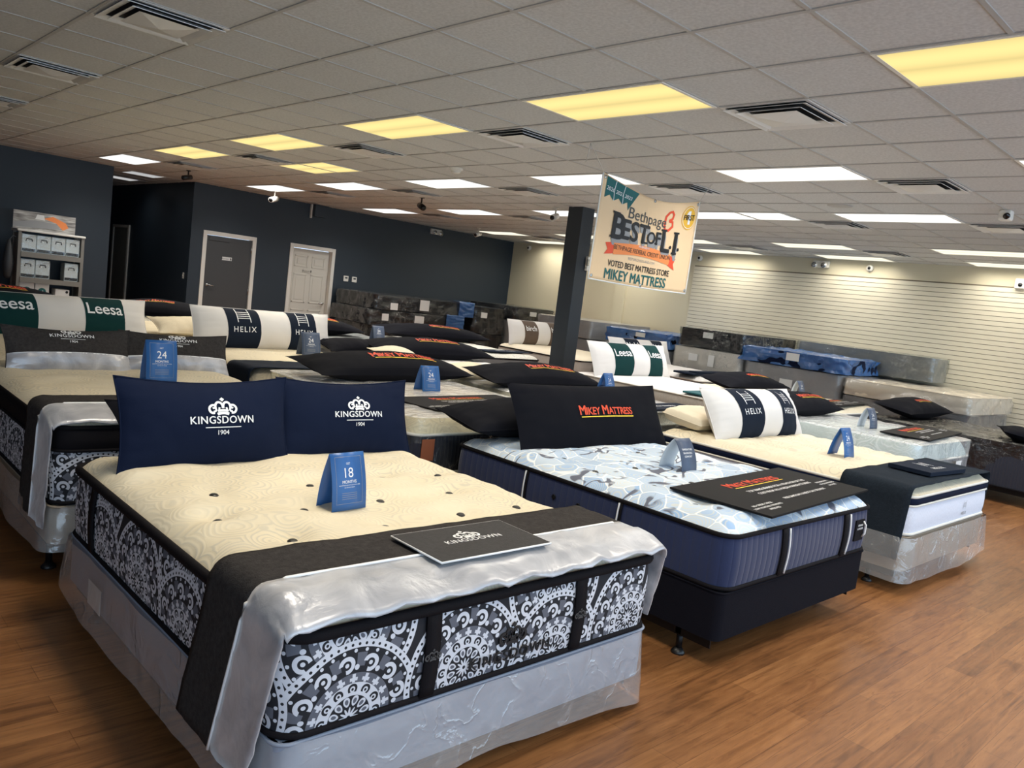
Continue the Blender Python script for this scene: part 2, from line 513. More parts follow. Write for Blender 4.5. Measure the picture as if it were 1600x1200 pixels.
    # cream knit with faint swirls
    def swirl(name, base, line, sc, hl=.55):
        g = G(name); co = g.coord()
        d = g.n('TexNoise', out=1, Vector=co, Scale=3.0, Detail=2.0)
        p = g.n('Mix', out=1, _data_type='VECTOR', i0=.12, i4=co, i5=d)
        vo = g.n('TexVoronoi', out=0, Vector=p, Scale=sc)
        ln = g.M('SINE', g.M('MULTIPLY', vo, 46.0))
        f = g.M('MULTIPLY', g.step(ln, .55, .35), g.n('MapRange', Value=g.n('TexNoise', Vector=co, Scale=2.6, Detail=2.0), From__Min=.35, From__Max=.6, To__Max=hl))
        n2 = g.n('TexNoise', Vector=co, Scale=5.0, Detail=2.0)
        b0 = g.mix(n2, base, tuple(x * y for x, y in zip(base, (.94, .9, .8))))
        c = g.mix(f, b0, line)
        g.bsdf(c, .9, 0, g.bump(g.M('ADD', ln, g.M('MULTIPLY', n2, 2.0)), .12, .004))
        return g.m
    MT['creamtop'] = swirl('cream_quilt', S(224, 214, 192), S(182, 177, 166), 8.5, .5)
    MT['creamtop2'] = swirl('ivory_quilt', S(226, 216, 194), S(186, 178, 160), 6.0, .5)
    MT['icetop'] = swirl('ice_quilt', S(205, 222, 224), S(240, 246, 246), 6.0, .7)
    MT['greytop'] = swirl('light_grey_quilt', S(222, 220, 212), S(165, 165, 160), 8.0, .8)
    # blue patterned top
    g = G('blue_pattern_quilt'); co = g.coord()
    d = g.n('TexNoise', out=1, Vector=co, Scale=2.2, Detail=1.0)
    p = g.n('Mix', out=1, _data_type='VECTOR', i0=.18, i4=co, i5=d)
    ed = g.n('TexVoronoi', out=0, Vector=p, Scale=8.5, _feature='DISTANCE_TO_EDGE')
    cl = g.n('TexVoronoi', out=1, Vector=p, Scale=8.5)
    f1 = g.n('TexVoronoi', out=0, Vector=p, Scale=8.5)
    lines = g.step(g.M('SINE', g.M('MULTIPLY', f1, 60.0)), .5, .3)
    c = g.mix(g.n('SeparateColor', Color=cl), S(146, 176, 212), S(206, 218, 230))
    c = g.mix(g.M('MULTIPLY', lines, .5), c, S(214, 208, 190))
    c = g.mix(g.step(ed, .022, .010), S(232, 236, 238), c)
    sw = g.M('ABSOLUTE', g.M('SUBTRACT', g.n('TexNoise', Vector=g.n('Mapping', Vector=co, Scale=(1, 1.6, 1)), Scale=2.8, Detail=1.0, Distortion=1.5), .52))
    gate = g.step(g.n('TexNoise', Vector=co, Scale=4.5), .53, .02)
    c = g.mix(g.M('MULTIPLY', g.M('SUBTRACT', 1.0, g.step(sw, .032, .006)), gate), c, S(92, 96, 112))
    g.bsdf(c, .75, 0, g.bump(ed, .2, .004)); MT['bluetop'] = g.m
    # vertically quilted navy side
    def ribside(name, col, per=.045, st=.5):
        g = G(name); uv = g.n('TexCoord', out=None).outputs['UV']
        u = g.n('SeparateXYZ', out=None, Vector=uv).outputs[0]
        rb = g.M('ABSOLUTE', g.M('SINE', g.M('MULTIPLY', u, pi / per)))
        n = g.n('TexNoise', Vector=g.n('Mapping', Vector=uv, Scale=(300, 60, 1)), Scale=1.0, Detail=2.0)
        c = g.mix(n, tuple(x * .8 for x in col), tuple(x * 1.25 for x in col))
        g.bsdf(c, .85, 0, g.bump(g.M('POWER', rb, .4), st, .012), sheen=.2)
        return g.m
    MT['navyside'] = ribside('navy_ribbed_side', S(22, 36, 74), .05, .28)
    MT['whiteside'] = ribside('white_side', S(216, 220, 232), .5, .05)
    MT['blackside'] = ribside('black_ribbed_side', S(30, 32, 46), .03)
    MT['streakside'] = ribside('grey_striped_side', S(168, 160, 150), .035, .3)
    # striped grey knit
    g = G('grey_striped_top'); co = g.coord()
    x = g.n('SeparateXYZ', out=None, Vector=co).outputs[1]
    f = g.step(g.M('SINE', g.M('MULTIPLY', x, 2 * pi / .12)), .6, .2)
    g.bsdf(g.mix(f, S(112, 116, 116), S(70, 76, 78)), .85); MT['stripetop'] = g.m
    # emissive light panels
    MT['lampwarm'] = emit('lamp_warm', (1.0, .80, .32), 1.05)
    MT['lampwhite'] = emit('lamp_white', (1.0, 1.0, .98), 1.35)
    MT['lampcream'] = emit('lamp_cream', (1.0, .95, .76), 1.15)
    MT['lampoff'] = emit('lamp_dim', (1, 1, 1), .5, False)
    # rack poster print
    g = G('poster_print'); co = g.coord('Generated')
    n = g.n('TexNoise', Vector=g.n('Mapping', Vector=co, Scale=(2, 1, 5)), Scale=2.0, Detail=4.0)
    c = g.ramp(n, (.3, S(96, 92, 88)), (.5, S(160, 156, 150)), (.7, S(206, 204, 198)))
    g.bsdf(c, .5); MT['poster'] = g.m
build_materials()
# ------------------------------------------------------------------ builders for the goods
def mattress(label, x0, y0, w, l, z0, z1, tape, top, side, tapem, group=None, quilt=None, r=.09, nx=30, ny=36,
             gusset=None, straps=(), tufts=(), name='mattress', lip=.035, rot=0, wtape=.011, tuftm=None, strapm=None, piping=True, bottomtape=True):
    """local frame: x 0..w, y 0..l, z = height above the bed's base"""
    t = thing(name, label, 'mattress', (x0, y0, z0), group, (0, 0, rot))
    H = z1 - z0; T = tape - z0
    q = quilt or (lambda x, y: .004 * fbm(x + x0, y + y0, 0, 4))
    def zf(x, y, e):
        k = min(1, e / .16)
        roll = (1 - (1 - (1 - k)) ** 2) if False else (1 - (1 - k) ** 2.6)
        return T + .004 + (H - T - .004) * roll + q(x, y) * min(1, e / .10)
    mk('quilted_top', topgrid(.004, w - .004, .004, l - .004, r, zf, nx, ny), top, t)
    sidetop = T if not gusset else gusset[0] - z0
    def lp(k, z, bulge=.010, a=0.0, b=None):
        b = b if b is not None else sidetop
        s = sin(pi * max(0, min(1, (z - a) / (b - a))))
        o = bulge * s - .002
        return rr(-o, w + o, -o, l + o, r + o)
    n = 6
    vf, uv = wall_loop(lp, [sidetop * i / n for i in range(n + 1)])
    mk('side_panel', vf, side, t, uv=uv)
    mk('underside', topgrid(.003, w - .003, .003, l - .003, r, lambda x, y, e: .004, 6, 6), side, t)
    if gusset:
        gm = gusset[1]
        lg = lambda k, z: lp(k, z, .012, sidetop, T)
        vf, uv = wall_loop(lg, [sidetop + (T - sidetop) * i / 4 for i in range(5)])
        mk('gusset_band', vf, gm, t, uv=uv)
        if piping: mk('edge_piping', tube([(x, y, sidetop) for x, y in rr(-.003, w + .003, -.003, l + .003, r)], .008, 6, True), gusset[2], t)
    mk('edge_tape', tube([(x, y, T) for x, y in rr(-.002, w + .002, -.002, l + .002, r)], (wtape * .75, wtape), 8, True) if False else
       tube([(x, y, T) for x, y in rr(-.002, w + .002, -.002, l + .002, r)], [(wtape * .8, wtape)] * len(rr(0, 1, 0, 1, .1)), 8, True), tapem, t)
    if bottomtape:
        L = rr(-.002, w + .002, -.002, l + .002, r)
        mk('bottom_tape', tube([(x, y, .012) for x, y in L], .010, 6, True), tapem, t)
    for s in straps:   # (side, position along it, width)
        sd, p, ww = s
        V, F = [], []
        m = 8
        for i in range(m + 1):
            z = .01 + (sidetop - .02) * i / m; o = .010 * sin(pi * i / m) + .007
            for k in (-1, 1):
                if sd == 'foot': V.append((p + k * ww / 2, -o, z))
                elif sd == 'left': V.append((-o, p + k * ww / 2, z))
                else: V.append((w + o, p + k * ww / 2, z))
        for i in range(m): F.append((2 * i, 2 * i + 1, 2 * i + 3, 2 * i + 2))
        mk('handle_strap', (V, F), strapm or tapem, t, solid=.008)
    for x, y in tufts:
        z = zf(x, y, .3)
        mk('tuft', lathe([(.002, .004), (.013, .006), (.02, 0), (.02, -.01)][::-1], 10, (x, y, z + .004)), tuftm or MT['black'], t)
    return t, zf

def film(parent, w, l, z0, z1, mat, name='plastic_cover', out=.014, amp=.012, r=.10, seed=0, topmat=None, topz=True, flare=0.0, freq=2.6, droop=0.0):
    """crinkled plastic around a mattress: local coords of the parent (z relative to it)"""
    def lp(k, z):
        out_ = []
        f = (z1 - z) / max(z1 - z0, .01)
        for x, y in rr(-out, w + out, -out, l + out, r, 8, 26):
            d = amp * fbm(x + seed, y * 1.0 + seed, z * 1.4, freq) + flare * f * (.6 + .6 * nz(x + seed, y, 0, 1.6))
            cx, cy = w / 2, l / 2
            nx_ = max(-1, min(1, (x - cx) / (w / 2))) ** 5; ny_ = max(-1, min(1, (y - cy) / (l / 2))) ** 5
            zz = z + (f * f * (.022 * nz(x * 2 + seed, y * 2, 3, 1.4) - droop * max(0, x / w) ** 3))
            out_.append((x + nx_ * d, y + ny_ * d, zz))
        return out_
    n = 9
    vf, uv = wall_loop(lp, [z0 + (z1 - z0) * i / n for i in range(n + 1)])
    parts = [vf]
    if topz:
        tg = (topgrid(-out, w + out, -out, l + out, r, lambda x, y, e: z1 + .010 + amp * .5 * fbm(x + seed, y + seed, 0, 6) * min(1, e / .05) - .012 * (1 - min(1, e / .06)), 34, 34))
        if topmat: mk('plastic_top', tg, topmat, parent)
        else: parts.append(tg)
    return mk(name, join(*parts), mat, parent)

def box_spring(label, x0, y0, w, l, z0, z1, mat, group=None, cover=None, coverkw=None, rot=0, labels=()):
    t = thing('box_spring', label, 'box spring', (x0, y0, z0), group, (0, 0, rot))
    H = z1 - z0
    vf, uv = wall_loop(lambda k, z: rr(0, w, 0, l, .05), [0, H * .5, H])
    mk('fabric_cover', join(vf, topgrid(0, w, 0, l, .05, lambda x, y, e: H, 4, 4), topgrid(0, w, 0, l, .05, lambda x, y, e: 0, 4, 4)), mat, t)
    mk('corner_piping', tube([(x, y, H - .006) for x, y in rr(-.001, w + .001, -.001, l + .001, .05)], .006, 6, True), mat, t)
    if cover:
        kw = dict(out=.012, amp=.012); kw.update(coverkw or {})
        film(t, w, l, kw.pop('z0', -.01), kw.pop('z1', H - .004), cover, topz=False, **kw)
    for (sd, p, z, ww, hh) in labels:
        if sd == 'left': mk('paper_label', boxes((-.022, -.020, p, p + ww, z, z + hh)), MT['paper'], t, smooth=False)
        else: mk('paper_label', boxes((p, p + ww, -.024, -.022, z, z + hh)), MT['paper'], t, smooth=False)
    return t

def bed_frame(label, x0, y0, w, l, zt, group='metal bed frames', rot=0, inset=.03):
    t = thing('bedstead', label, 'bed frame', (x0, y0, 0), group, (0, 0, rot))
    for a in (inset, w - inset - .03):
        mk('side_rail', boxes((a, a + .03, .04, l - .04, zt - .012, zt - .002), (a, a + .006, .04, l - .04, zt - .05, zt - .012)), MT['metal'], t, smooth=False)
    for b in (.2, l / 2, l - .25):
        mk('cross_rail', boxes((inset, w - inset, b, b + .03, zt - .045, zt - .012)), MT['metal'], t, smooth=False)
    for a in (inset + .03, w - inset - .03):
        for b in (.22, l - .24):
            g = mk('leg', lathe([(.016, .02), (.016, zt - .04)], 12, (a, b, 0)), MT['metal'], t)
            mk('foot_glide', lathe([(.034, 0), (.034, .008), (.018, .028)], 14, (a, b, 0)), MT['black'], g)
    return t

def pillow_surface(w, h, t, seed=0, wr=.006, pinch=(.05, .10), p=(.55, .6)):
    def f(u, v, side=1, lift=0.0):
        x = u * w / 2 * (1 - pinch[0] * (1 - v * v) * u * u)
        y = v * h / 2 * (1 - pinch[1] * (1 - u * u) * v * v)
        cu = max(0, cos(u * pi / 2)) ** p[0]; cv = max(0, cos(v * pi / 2)) ** p[1]
        z = t / 2 * cu * cv
        e = cu * cv
        k = wr * (fbm(x + seed, y + seed * 2, seed, 7) * min(1, e * 2.5) + 1.6 * nz(u * 2 + seed, v * 9, seed, 1.3) * (abs(u) ** 3) * min(1, e * 4) + 1.4 * nz(u * 11 + seed, v * 1.5, seed + 4, 1.0) * (abs(v) ** 3) * min(1, e * 4))
        return Vector((x, y, side * (z + lift) + k * (1 if side > 0 else -.5)))
    return f

def patch(f, u0, u1, v0, v1, nu, nv, side=1, lift=0.0):
    V, F = [], []
    for j in range(nv + 1):
        for i in range(nu + 1):
            V.append(f(u0 + (u1 - u0) * i / nu, v0 + (v1 - v0) * j / nv, side, lift))
    for j in range(nv):
        for i in range(nu):
            q = j * (nu + 1) + i
            F.append((q, q + 1, q + nu + 2, q + nu + 1) if side > 0 else (q, q + nu + 1, q + nu + 2, q + 1))
    return V, F

def pillow(label, w, h, t, mat, loc, tilt, yaw=0, roll=0, group=None, bands=(), prints=(), seed=0, vbands=(), wr=.006, cat='pillow', name='pillow', pinch=(.06, .15), p=(.6, .6)):
    """local: x width, y height, +z front; tilt 90 = standing with the front toward the bed's foot"""
    o = thing(name, label, cat, loc, group, (radians(tilt), radians(roll), radians(yaw)))
    f = pillow_surface(w, h, t, seed, wr, pinch, p)
    mk('cover', join(patch(f, -1, 1, -1, 1, 44, 22, 1), patch(f, -1, 1, -1, 1, 30, 14, -1)), mat, o)
    mk('seam', tube([f(*q) for q in [(-1 + 2 * i / 20, -1) for i in range(20)] + [(1, -1 + 2 * i / 12) for i in range(12)] + [(1 - 2 * i / 20, 1) for i in range(20)] + [(-1, 1 - 2 * i / 12) for i in range(12)]], .004, 6, True), mat, o)
    owners = []
    for (u0, u1, bm) in bands:
        b = mk('band', join(patch(f, u0, u1, -1, 1, 12, 26, 1, .0025), patch(f, u0, u1, -1, 1, 10, 14, -1, .0025)), bm, o); owners.append(b)
    for (v0, v1, bm, nm) in vbands:
        b = mk(nm, patch(f, -1, 1, v0, v1, 40, 12, 1, .003), bm, o)
        owners.append(b)
    for (vf, px, py, pm, own, nm) in prints:
        # px, py: metres from the pillow's centre on its face
        def fn(x, y, px=px, py=py):
            return f(max(-.99, min(.99, (x + px) / (w / 2))), max(-.99, min(.99, (y + py) / (h / 2))), 1, .006 if own is not None else .0045)
        mk(nm, lay(vf, fn, .025), pm, owners[own] if own is not None else o)
    return o

def store_pillow(label, w, h, t, loc, tilt, yaw=0, roll=0, logo=.42, py=0.0, px=0.0, seed=0, name='pillow'):
    r, d, u = store_logo(w * logo)
    P = [(d, px, py, MT['printblack'], None, 'lettering_shadow'), (u, px, py, MT['yellow'], None, 'underline'), (r, px, py, MT['red'], None, 'lettering')]
    o = thing(name, label, 'pillow', loc, 'black store pillows', (radians(tilt), radians(roll), radians(yaw)))
    f = pillow_surface(w, h, t, seed, .006, (.03, .06), (.65, .45))
    mk('cover', join(patch(f, -1, 1, -1, 1, 44, 22, 1), patch(f, -1, 1, -1, 1, 30, 14, -1)), MT['blackfab'], o)
    for k, (vf, a, b, m, own, nm) in enumerate(P):
        lift = (.002, .0045, .0045)[k]
        mk(nm, lay(vf, lambda x, y: f((x + a) / (w / 2), (y + b) / (h / 2), 1, lift), .025), m, o)
    return o

def sign_board(label, cx, cy, z, w, d, yaw=0, mat=None, kind='store', group='display boards lying on the beds', tiltx=0, h=.012):
    o = thing('display_board', label, 'sign board', (cx, cy, z), group, (radians(tiltx), 0, radians(yaw)))
    mk('panel', boxes((-w / 2, w / 2, -d / 2, d / 2, 0, h)), mat or MT['boardblack'], o, smooth=False, bevel=.003)
    def put(nm, vf, m, dz=.0012): mk(nm, ([(p[0], p[1], h + dz + dz_(p)) for p in vf[0]], vf[1]), m, o, smooth=False)
    if kind == 'store':
        r, dk, u = store_logo(w * .46)
        sh = lambda q: scale2(q, 1, -w * .0, d * .20)
        put('underline', sh(u), MT['yellow']); put('lettering', sh(r), MT['red'])
        s = d * .062
        for rows in (join(txt('TOP NAME BRANDS FOR A FRACTION OF THE', s, w * .06, d * .03, .02), txt('COST FROM ALL MAJOR MANUFACTURERS', s, w * .06, -d * .06, .02)),
                    txt('FREE SAME DAY & NEXT DAY DELIVERY', s * .9, w * .06, -d * .26, .02),
                    join(txt('NO CREDIT CHECK', s * .7, -w * .36, -d * .27, .02), txt('LOW MONTHLY PAYMENTS', s * .7, -w * .36, -d * .33, .02), txt('APPROVED', s * .7, -w * .36, -d * .39, .02)),
                    join(txt('FREE REMOVAL', s * .7, w * .40, -d * .10, .02), txt('OF OLD BEDDING', s * .7, w * .40, -d * .16, .02), txt('IN STORE', s * .7, w * .40, -d * .22, .02))):
            put('small_print', rows, MT['print'])
    elif kind == 'crest':
        put('lettering', scale2(crest_logo(w * .5, False), 1, 0, -d * .06), MT['print'])
        mk('piping', tube([(x, y, h * .6) for x, y in ((-w / 2, -d / 2), (w / 2, -d / 2), (w / 2, d / 2), (-w / 2, d / 2))], .004, 6, True), MT['print'], o)
    elif kind == 'helix':
        put('lettering', scale2(helix_logo(w * .3), 1, w * .02, -d * .3), MT['print'])
    elif kind == 'plainword':
        put('lettering', txt('made for sleeping', d * .22, 0, -d * .05, .02), MT['print'])
    return o

def tent_card(label, x, y, z, w=.17, h=.215, yaw=0, num='24', spread=.12, mat=None, rounded=False, sheet=True):
    o = thing('tent_card', label, 'tent card', (x, y, z), 'folded cards standing on the mattresses', (0, 0, radians(yaw)))
    mat = mat or MT['cardblue']
    n = 10
    def front(s):   # s 0 bottom .. 1 top
        b = .02 * sin(pi * s)
        return (-spread / 2 * (1 - s) - b * .5, h * s) if not rounded else (-(spread / 2) * cos(pi / 2 * s) ** .8 if s < 1 else 0, h * s)
    V, F = [], []
    for i in range(n + 1):
        yy, zz = front(i / n)
        V += [(-w / 2, yy, zz), (w / 2, yy, zz)]
    for i in range(n): F.append((2 * i, 2 * i + 1, 2 * i + 3, 2 * i + 2))
    fr = mk('front_leaf', (V, F), mat, o, solid=.0016)
    mk('back_leaf', ([(x_, -y_, z_) for x_, y_, z_ in V], [q[::-1] for q in F]), MT['cardback'] if rounded else mat, o, solid=.0016)
    def on(x_, y_):
        s = max(0, min(1, y_ / h)); yy, zz = front(s)
        return (x_, yy - .0022, zz)
    W = w
    if num:
        vf = join(txt(num, h * .24, 0, h * .58, -.004), txt('MONTHS', h * .075, 0, h * .48, .012), txt('GET', h * .05, 0, h * .80, 0),
                  txt('special financing with approved credit', h * .030, 0, h * .44, 0), txt('see store for details', h * .028, 0, h * .40, 0))
        vf2 = join(*[bar(-W * .22, W * .22, h * (.20 + .035 * k), h * (.207 + .035 * k)) for k in range(4)])
        b = .0012
        vf3 = join(bar(-W * .38, W * .38, h * .12, h * .12 + b), bar(-W * .38, W * .38, h * .93, h * .93 + b), bar(-W * .38, -W * .38 + b, h * .12, h * .93), bar(W * .38 - b, W * .38, h * .12, h * .93))
        mk('lettering', lay(vf, on, .03), MT['print'], fr, smooth=False)
        mk('fine_print', lay(join(vf2, vf3), on, .03), MT['printgrey'], fr, smooth=False)
    else:
        mk('lettering', lay(join(txt('TEMPERATURE', h * .075, 0, h * .68, .01), txt('BALANCING', h * .075, 0, h * .58, .01), txt('COMFORT', h * .075, 0, h * .48, .01)), on, .03), MT['print'], fr, smooth=False)
    return o

def runner(label, x0, w, y0, y1, ztop, zl, zr, parts, r=.05, zfun=None, group='bed runners', front=None, out=.016, hang=.02):
    """cloth laid across a bed: parts = [(name, ya, yb, material)], hanging to zl / zr on its two sides"""
    o = thing('bed_runner', label, 'bed runner', (x0, y0, 0), group)
    path = []
    n = 14
    for i in range(n): path.append((-out, zl + (ztop - .05 - zl) * i / (n - 1), 'l'))
    for i in range(1, 7): a = pi - pi / 2 * i / 6; path.append((-out + .06 + .06 * cos(a), ztop - .05 + .055 * sin(a), 't'))
    m = 30
    for i in range(1, m): path.append((-out + .06 + (w + 2 * out - .12) * i / m, ztop + .005, 't'))
    for i in range(0, 7): a = pi / 2 - pi / 2 * i / 6; path.append((w + out - .06 + .06 * cos(a), ztop - .05 + .055 * sin(a), 't'))
    for i in range(1, n): path.append((w + out, ztop - .05 - (ztop - .05 - zr) * i / (n - 1), 'r'))
    for nm, ya, yb, mat, amp, skew in parts:
        V, F = [], []
        k = 10
        for (x, z, s) in path:
            for j in range(k + 1):
                y = ya + (yb - ya) * j / k - y0
                d = (ztop - z)
                zz = z; xx = x
                wv = amp * (fbm(x * 1.5 + ya, y * 2, z * 1.5, 5) + .35 * nz(x * 30 + 9 * y, y * 6, z * 4, 1))
                if s == 't':
                    zz += wv + amp * .4
                    if front and y + y0 < front[0]:
                        f = (front[0] - (y + y0)) / (front[0] - front[1])
                        zz -= .035 * f ** 2 + front[2] * max(0, f - .3) * (.5 + .5 * sin(x * 34 + 2 * nz(x, 0, 0, 4)))
                        zz -= .004
                else: xx += (-1 if s == 'l' else 1) * (abs(wv) * 1.6 + hang * d)
                V.append((xx, y + skew * d, zz))
        for i in range(len(path) - 1):
            for j in range(k):
                q = i * (k + 1) + j
                F.append((q, q + 1, q + k + 2, q + k + 1))
        mk(nm, (V, F), mat, o, solid=.006)
    return o

def hung_piping(o, x0, w, y, y0, ztop, zl, zr, skew=0, out=.016, hang=.02):
    pts = []
    for i in range(10): z = zl + (ztop - .05 - zl) * i / 9; pts.append((-out - .008 - hang * (ztop - z), y - y0 + skew * (ztop - z), z))
    for i in range(1, 30): pts.append((-out + .05 + (w + 2 * out - .10) * i / 30, y - y0, ztop + .012))
    for i in range(10): z = ztop - .05 - (ztop - .05 - zr) * i / 9; pts.append((w + out + .008 + hang * (ztop - z), y - y0 + skew * (ztop - z), z))
    mk('piping', tube(pts, .005, 6), MT['print'], o)

def tuftq(spots, amp=.02, rip=.007, sx=3.2, sy=6.5, off=0):
    def q(x, y):
        z = rip * nz(x * sx + off, y * sy, 1, 1) + rip * .8 * nz(x * 2 * sx, y * 1.6 * sy + off, 4, 1)
        for a, b in spots:
            d2 = (x - a) ** 2 + (y - b) ** 2
            if d2 < .09: z -= amp * exp(-d2 / .0035)
        return z
    return q

def pillowq(px, py, amp=.012, off=0):
    def q(x, y):
        return amp * (abs(sin(pi * x / px)) ** .6 * abs(sin(pi * y / py)) ** .6 - .6) + .003 * nz(x + off, y, 0, 6)
    return q

def wrapped(label, x0, x1, y0, y1, z0, z1, mat, film_m, group=None, labels=(), out=.02, amp=.018, seed=0, bagend=None, name='wrapped_mattress', side=None):
    t = thing(name, label, 'mattress', (x0, y0, z0), group)
    w, l, H = x1 - x0, y1 - y0, z1 - z0
    vf, uv = wall_loop(lambda k, z: rr(.01 + .012 * (k in (0, 3)), w - .01 - .012 * (k in (0, 3)), .01, l - .01, .07), [.003, H * .15, H * .85, H - .01])
    mk('mattress_body', join(vf, topgrid(.01, w - .01, .01, l - .01, .07, lambda x, y, e: H - .01 + .0 * e, 8, 8)), mat, t, uv=None)
    film(t, w, l, .004, H - .004, film_m, out=out * .8, amp=amp * 1.5, seed=seed, freq=4.5)
    for (sd, p, z, ww, hh) in labels:
        if sd == 'x': mk('paper_label', boxes((-.034, -.032, p, p + ww, z, z + hh)), MT['paper'], t, smooth=False)
        else: mk('paper_label', boxes((p, p + ww, -.034, -.032, z, z + hh)), MT['paper'], t, smooth=False)
    if bagend:
        a, b, m, sd = bagend
        V, F = [], []
        N, K = 24, 10
        for i in range(N + 1):
            for j in range(K + 1):
                p = a + (b - a) * j / K
                tt = i / N
                d = .05 + .02 * fbm(p * 3 + seed, tt * 6, 0, 3)
                if tt < .6:
                    zz = .0 + (H + .03) * tt / .6; o = -d
                else:
                    zz = H + .03 + .01 * nz(p, tt, 0, 9); o = -d + (tt - .6) / .4 * .5
                V.append((p, o, zz) if sd == 'y' else (o, p, zz))
        for i in range(N):
            for j in range(K):
                q = i * (K + 1) + j
                F.append((q, q + 1, q + K + 2, q + K + 1))
        mk('blue_bag', (V, F), m, t)
    return t
# ------------------------------------------------------------------ room
H = 1.6; CZ = 2.967
X0, X1 = -6.5, 14.05; YF, YB = -3.0, 15.1
mk_floor = struct(mk('floor', boxes((X0 - .2, X1 + .2, YF - .2, 21.0, -.12, 0)), MT['floor'], smooth=False))
cl = struct(mk('ceiling', boxes((X0 - .2, X1 + .2, YF - .2, 21.0, CZ, CZ + .12)), MT['tile'], smooth=False))
GX, GY, T6 = 3.86, 3.04, .61
bars = []
i0, i1 = math.ceil((X0 - GX) / T6), math.floor((X1 - GX) / T6)
for i in range(i0, i1 + 1):
    x = GX + T6 * i; bars.append((x - .012, x + .012, YF, 20.5 if 4.5 < x < 5.8 else YB, CZ - .006, CZ + .002))
for j in range(math.ceil((YF - GY) / T6), math.floor((20.5 - GY) / T6) + 1):
    y = GY + T6 * j
    if y < YB: bars.append((X0, X1, y - .012, y + .012, CZ - .005, CZ + .002))
    else: bars.append((4.47, 5.85, y - .012, y + .012, CZ - .005, CZ + .002))
g_ = mk('ceiling_grid', boxes(*bars), MT['bracket'], cl, smooth=False); g_['kind'] = 'structure'

def wall(name, *bs, m='navywall'): return struct(mk(name, boxes(*bs), MT[m], smooth=False))
DZ = 2.045
wb = wall('wall_back', (5.85, 6.148, YB, YB + .15, 0, CZ), (6.148, 7.072, YB, YB + .15, DZ + .006, CZ), (7.072, 7.938, YB, YB + .15, 0, CZ), (7.938, 8.852, YB, YB + .15, DZ + .006, CZ), (8.852, X1 + .2, YB, YB + .15, 0, CZ))
wall('wall_back_left', (X0, 4.45, YB, YB + .15, 0, CZ))
wall('wall_corridor', (5.85, 6.0, YB + .15, 20.5, 0, CZ), (4.3, 6.0, 20.5, 20.65, 0, CZ), (4.3, 4.45, YB + .15, 20.5, 0, CZ))
wall('wall_left', (X0 - .15, X0, YF, YB + .15, 0, CZ))
wr = wall('wall_right', (X1, X1 + .15, YF, YB, 0, CZ), (X1 - .05, X1, 11.25, 11.55, 0, CZ), m='cream')
# slat panel: boards with dark grooves between
sl = [(X1 - .004, X1 + .001, YF, 9.55, .08, 2.69)]
s1 = struct(mk('trim_1', boxes(*sl), MT['groove'], smooth=False)); s1['label'] = 'dark grooves of the cream slat wall'
sb = []
z = .08
while z < 2.66:
    sb.append((X1 - .020, X1 - .003, YF, 9.55, z + .004, min(z + .0762, 2.69) - .004)); z += .0762
s2 = mk('slat_boards', boxes(*sb), MT['slat'], s1, smooth=False); s2['kind'] = 'structure'
# front wall with storefront glazing bars (behind the viewpoint)
wf = [(X0, X1, YF - .15, YF, 0, .25), (X0, X1, YF - .15, YF, 2.75, CZ)]
x = X0
while x <= X1 + .1: wf.append((x - .05, x + .05, YF - .12, YF, .25, 2.75)); x += 2.05
wall('wall_front', *wf, m='cream')
struct(mk('baseboard_back', boxes((5.85, 6.08, YB - .012, YB, 0, .1), (7.14, 7.87, YB - .012, YB, 0, .1), (8.92, X1, YB - .012, YB, 0, .1)), MT['navywall'], smooth=False))
struct(mk('pillar', boxes((8.43, 8.68, 7.72, 8.0, 0, CZ)), MT['pillar'], smooth=False, bevel=.004))

# doors
def door(name, xa, xb, slabm, recess, frame_w=.075):
    d = bpy.data.objects.new(name, None); COL.objects.link(d); d.location = (xa, YB, 0); struct(d)
    w = xb - xa
    f = frame_w
    mk('door_frame', boxes((-f, 0, -.02, .16, 0, DZ + f), (w, w + f, -.02, .16, 0, DZ + f), (0, w, -.02, .16, DZ, DZ + f)), MT['white'], d, smooth=False, bevel=.004)
    return d, w
d1, w = door('door_1', 6.155, 7.065, 'doorgrey', .01)
sl = mk('door_slab', boxes((.004, w - .004, .012, .055, .008, DZ - .006)), MT['doorgrey'], d1, smooth=False)
mk('door_closer', boxes((.05, .45, -.004, .012, DZ - .10, DZ - .03)), MT['doorgrey'], d1, smooth=False, bevel=.006)
for hz in (.25, 1.05, 1.86): mk('hinge', lathe([(.011, hz - .06), (.011, hz + .06)], 10, (w - .012, .002, 0)), MT['chrome'], d1)
mk('door_handle', join(lathe([(.028, -.004), (.028, .012)], 16, (.075, 0, 1.10), 'y'), tube([(.075, 0, 1.10), (.075, -.05, 1.10), (.11, -.055, 1.098), (.20, -.05, 1.085)], .011, 8)), MT['chrome'], d1)
sg = mk('door_sign', boxes((.33, .52, .004, .012, 1.60, 1.665)), MT['paper'], d1, smooth=False)
mk('lettering', ([(p[0] + .41, .003, p[1] + 1.62) for p in txt('Restroom', .035, -.02, 0, 0)[0]], txt('Restroom', .035, 0, 0, 0)[1]), MT['printblack'], sg, smooth=False)
mk('pictogram', boxes((.488, .508, .001, .004, 1.612, 1.652)), MT['printblack'], sg, smooth=False)
d2, w = door('door_2', 7.945, 8.845, 'doorwhite', .09)
pan = []
for (xa, xb) in ((.10, .405), (.495, .80)):
    for (za, zb) in ((.22, .78), (.92, 1.52), (1.66, 1.90)): pan.append((xa, xb, za, zb))
mk('door_slab', boxes((.004, w - .004, .095, .135, .008, DZ - .006)), MT['doorwhite'], d2, smooth=False)
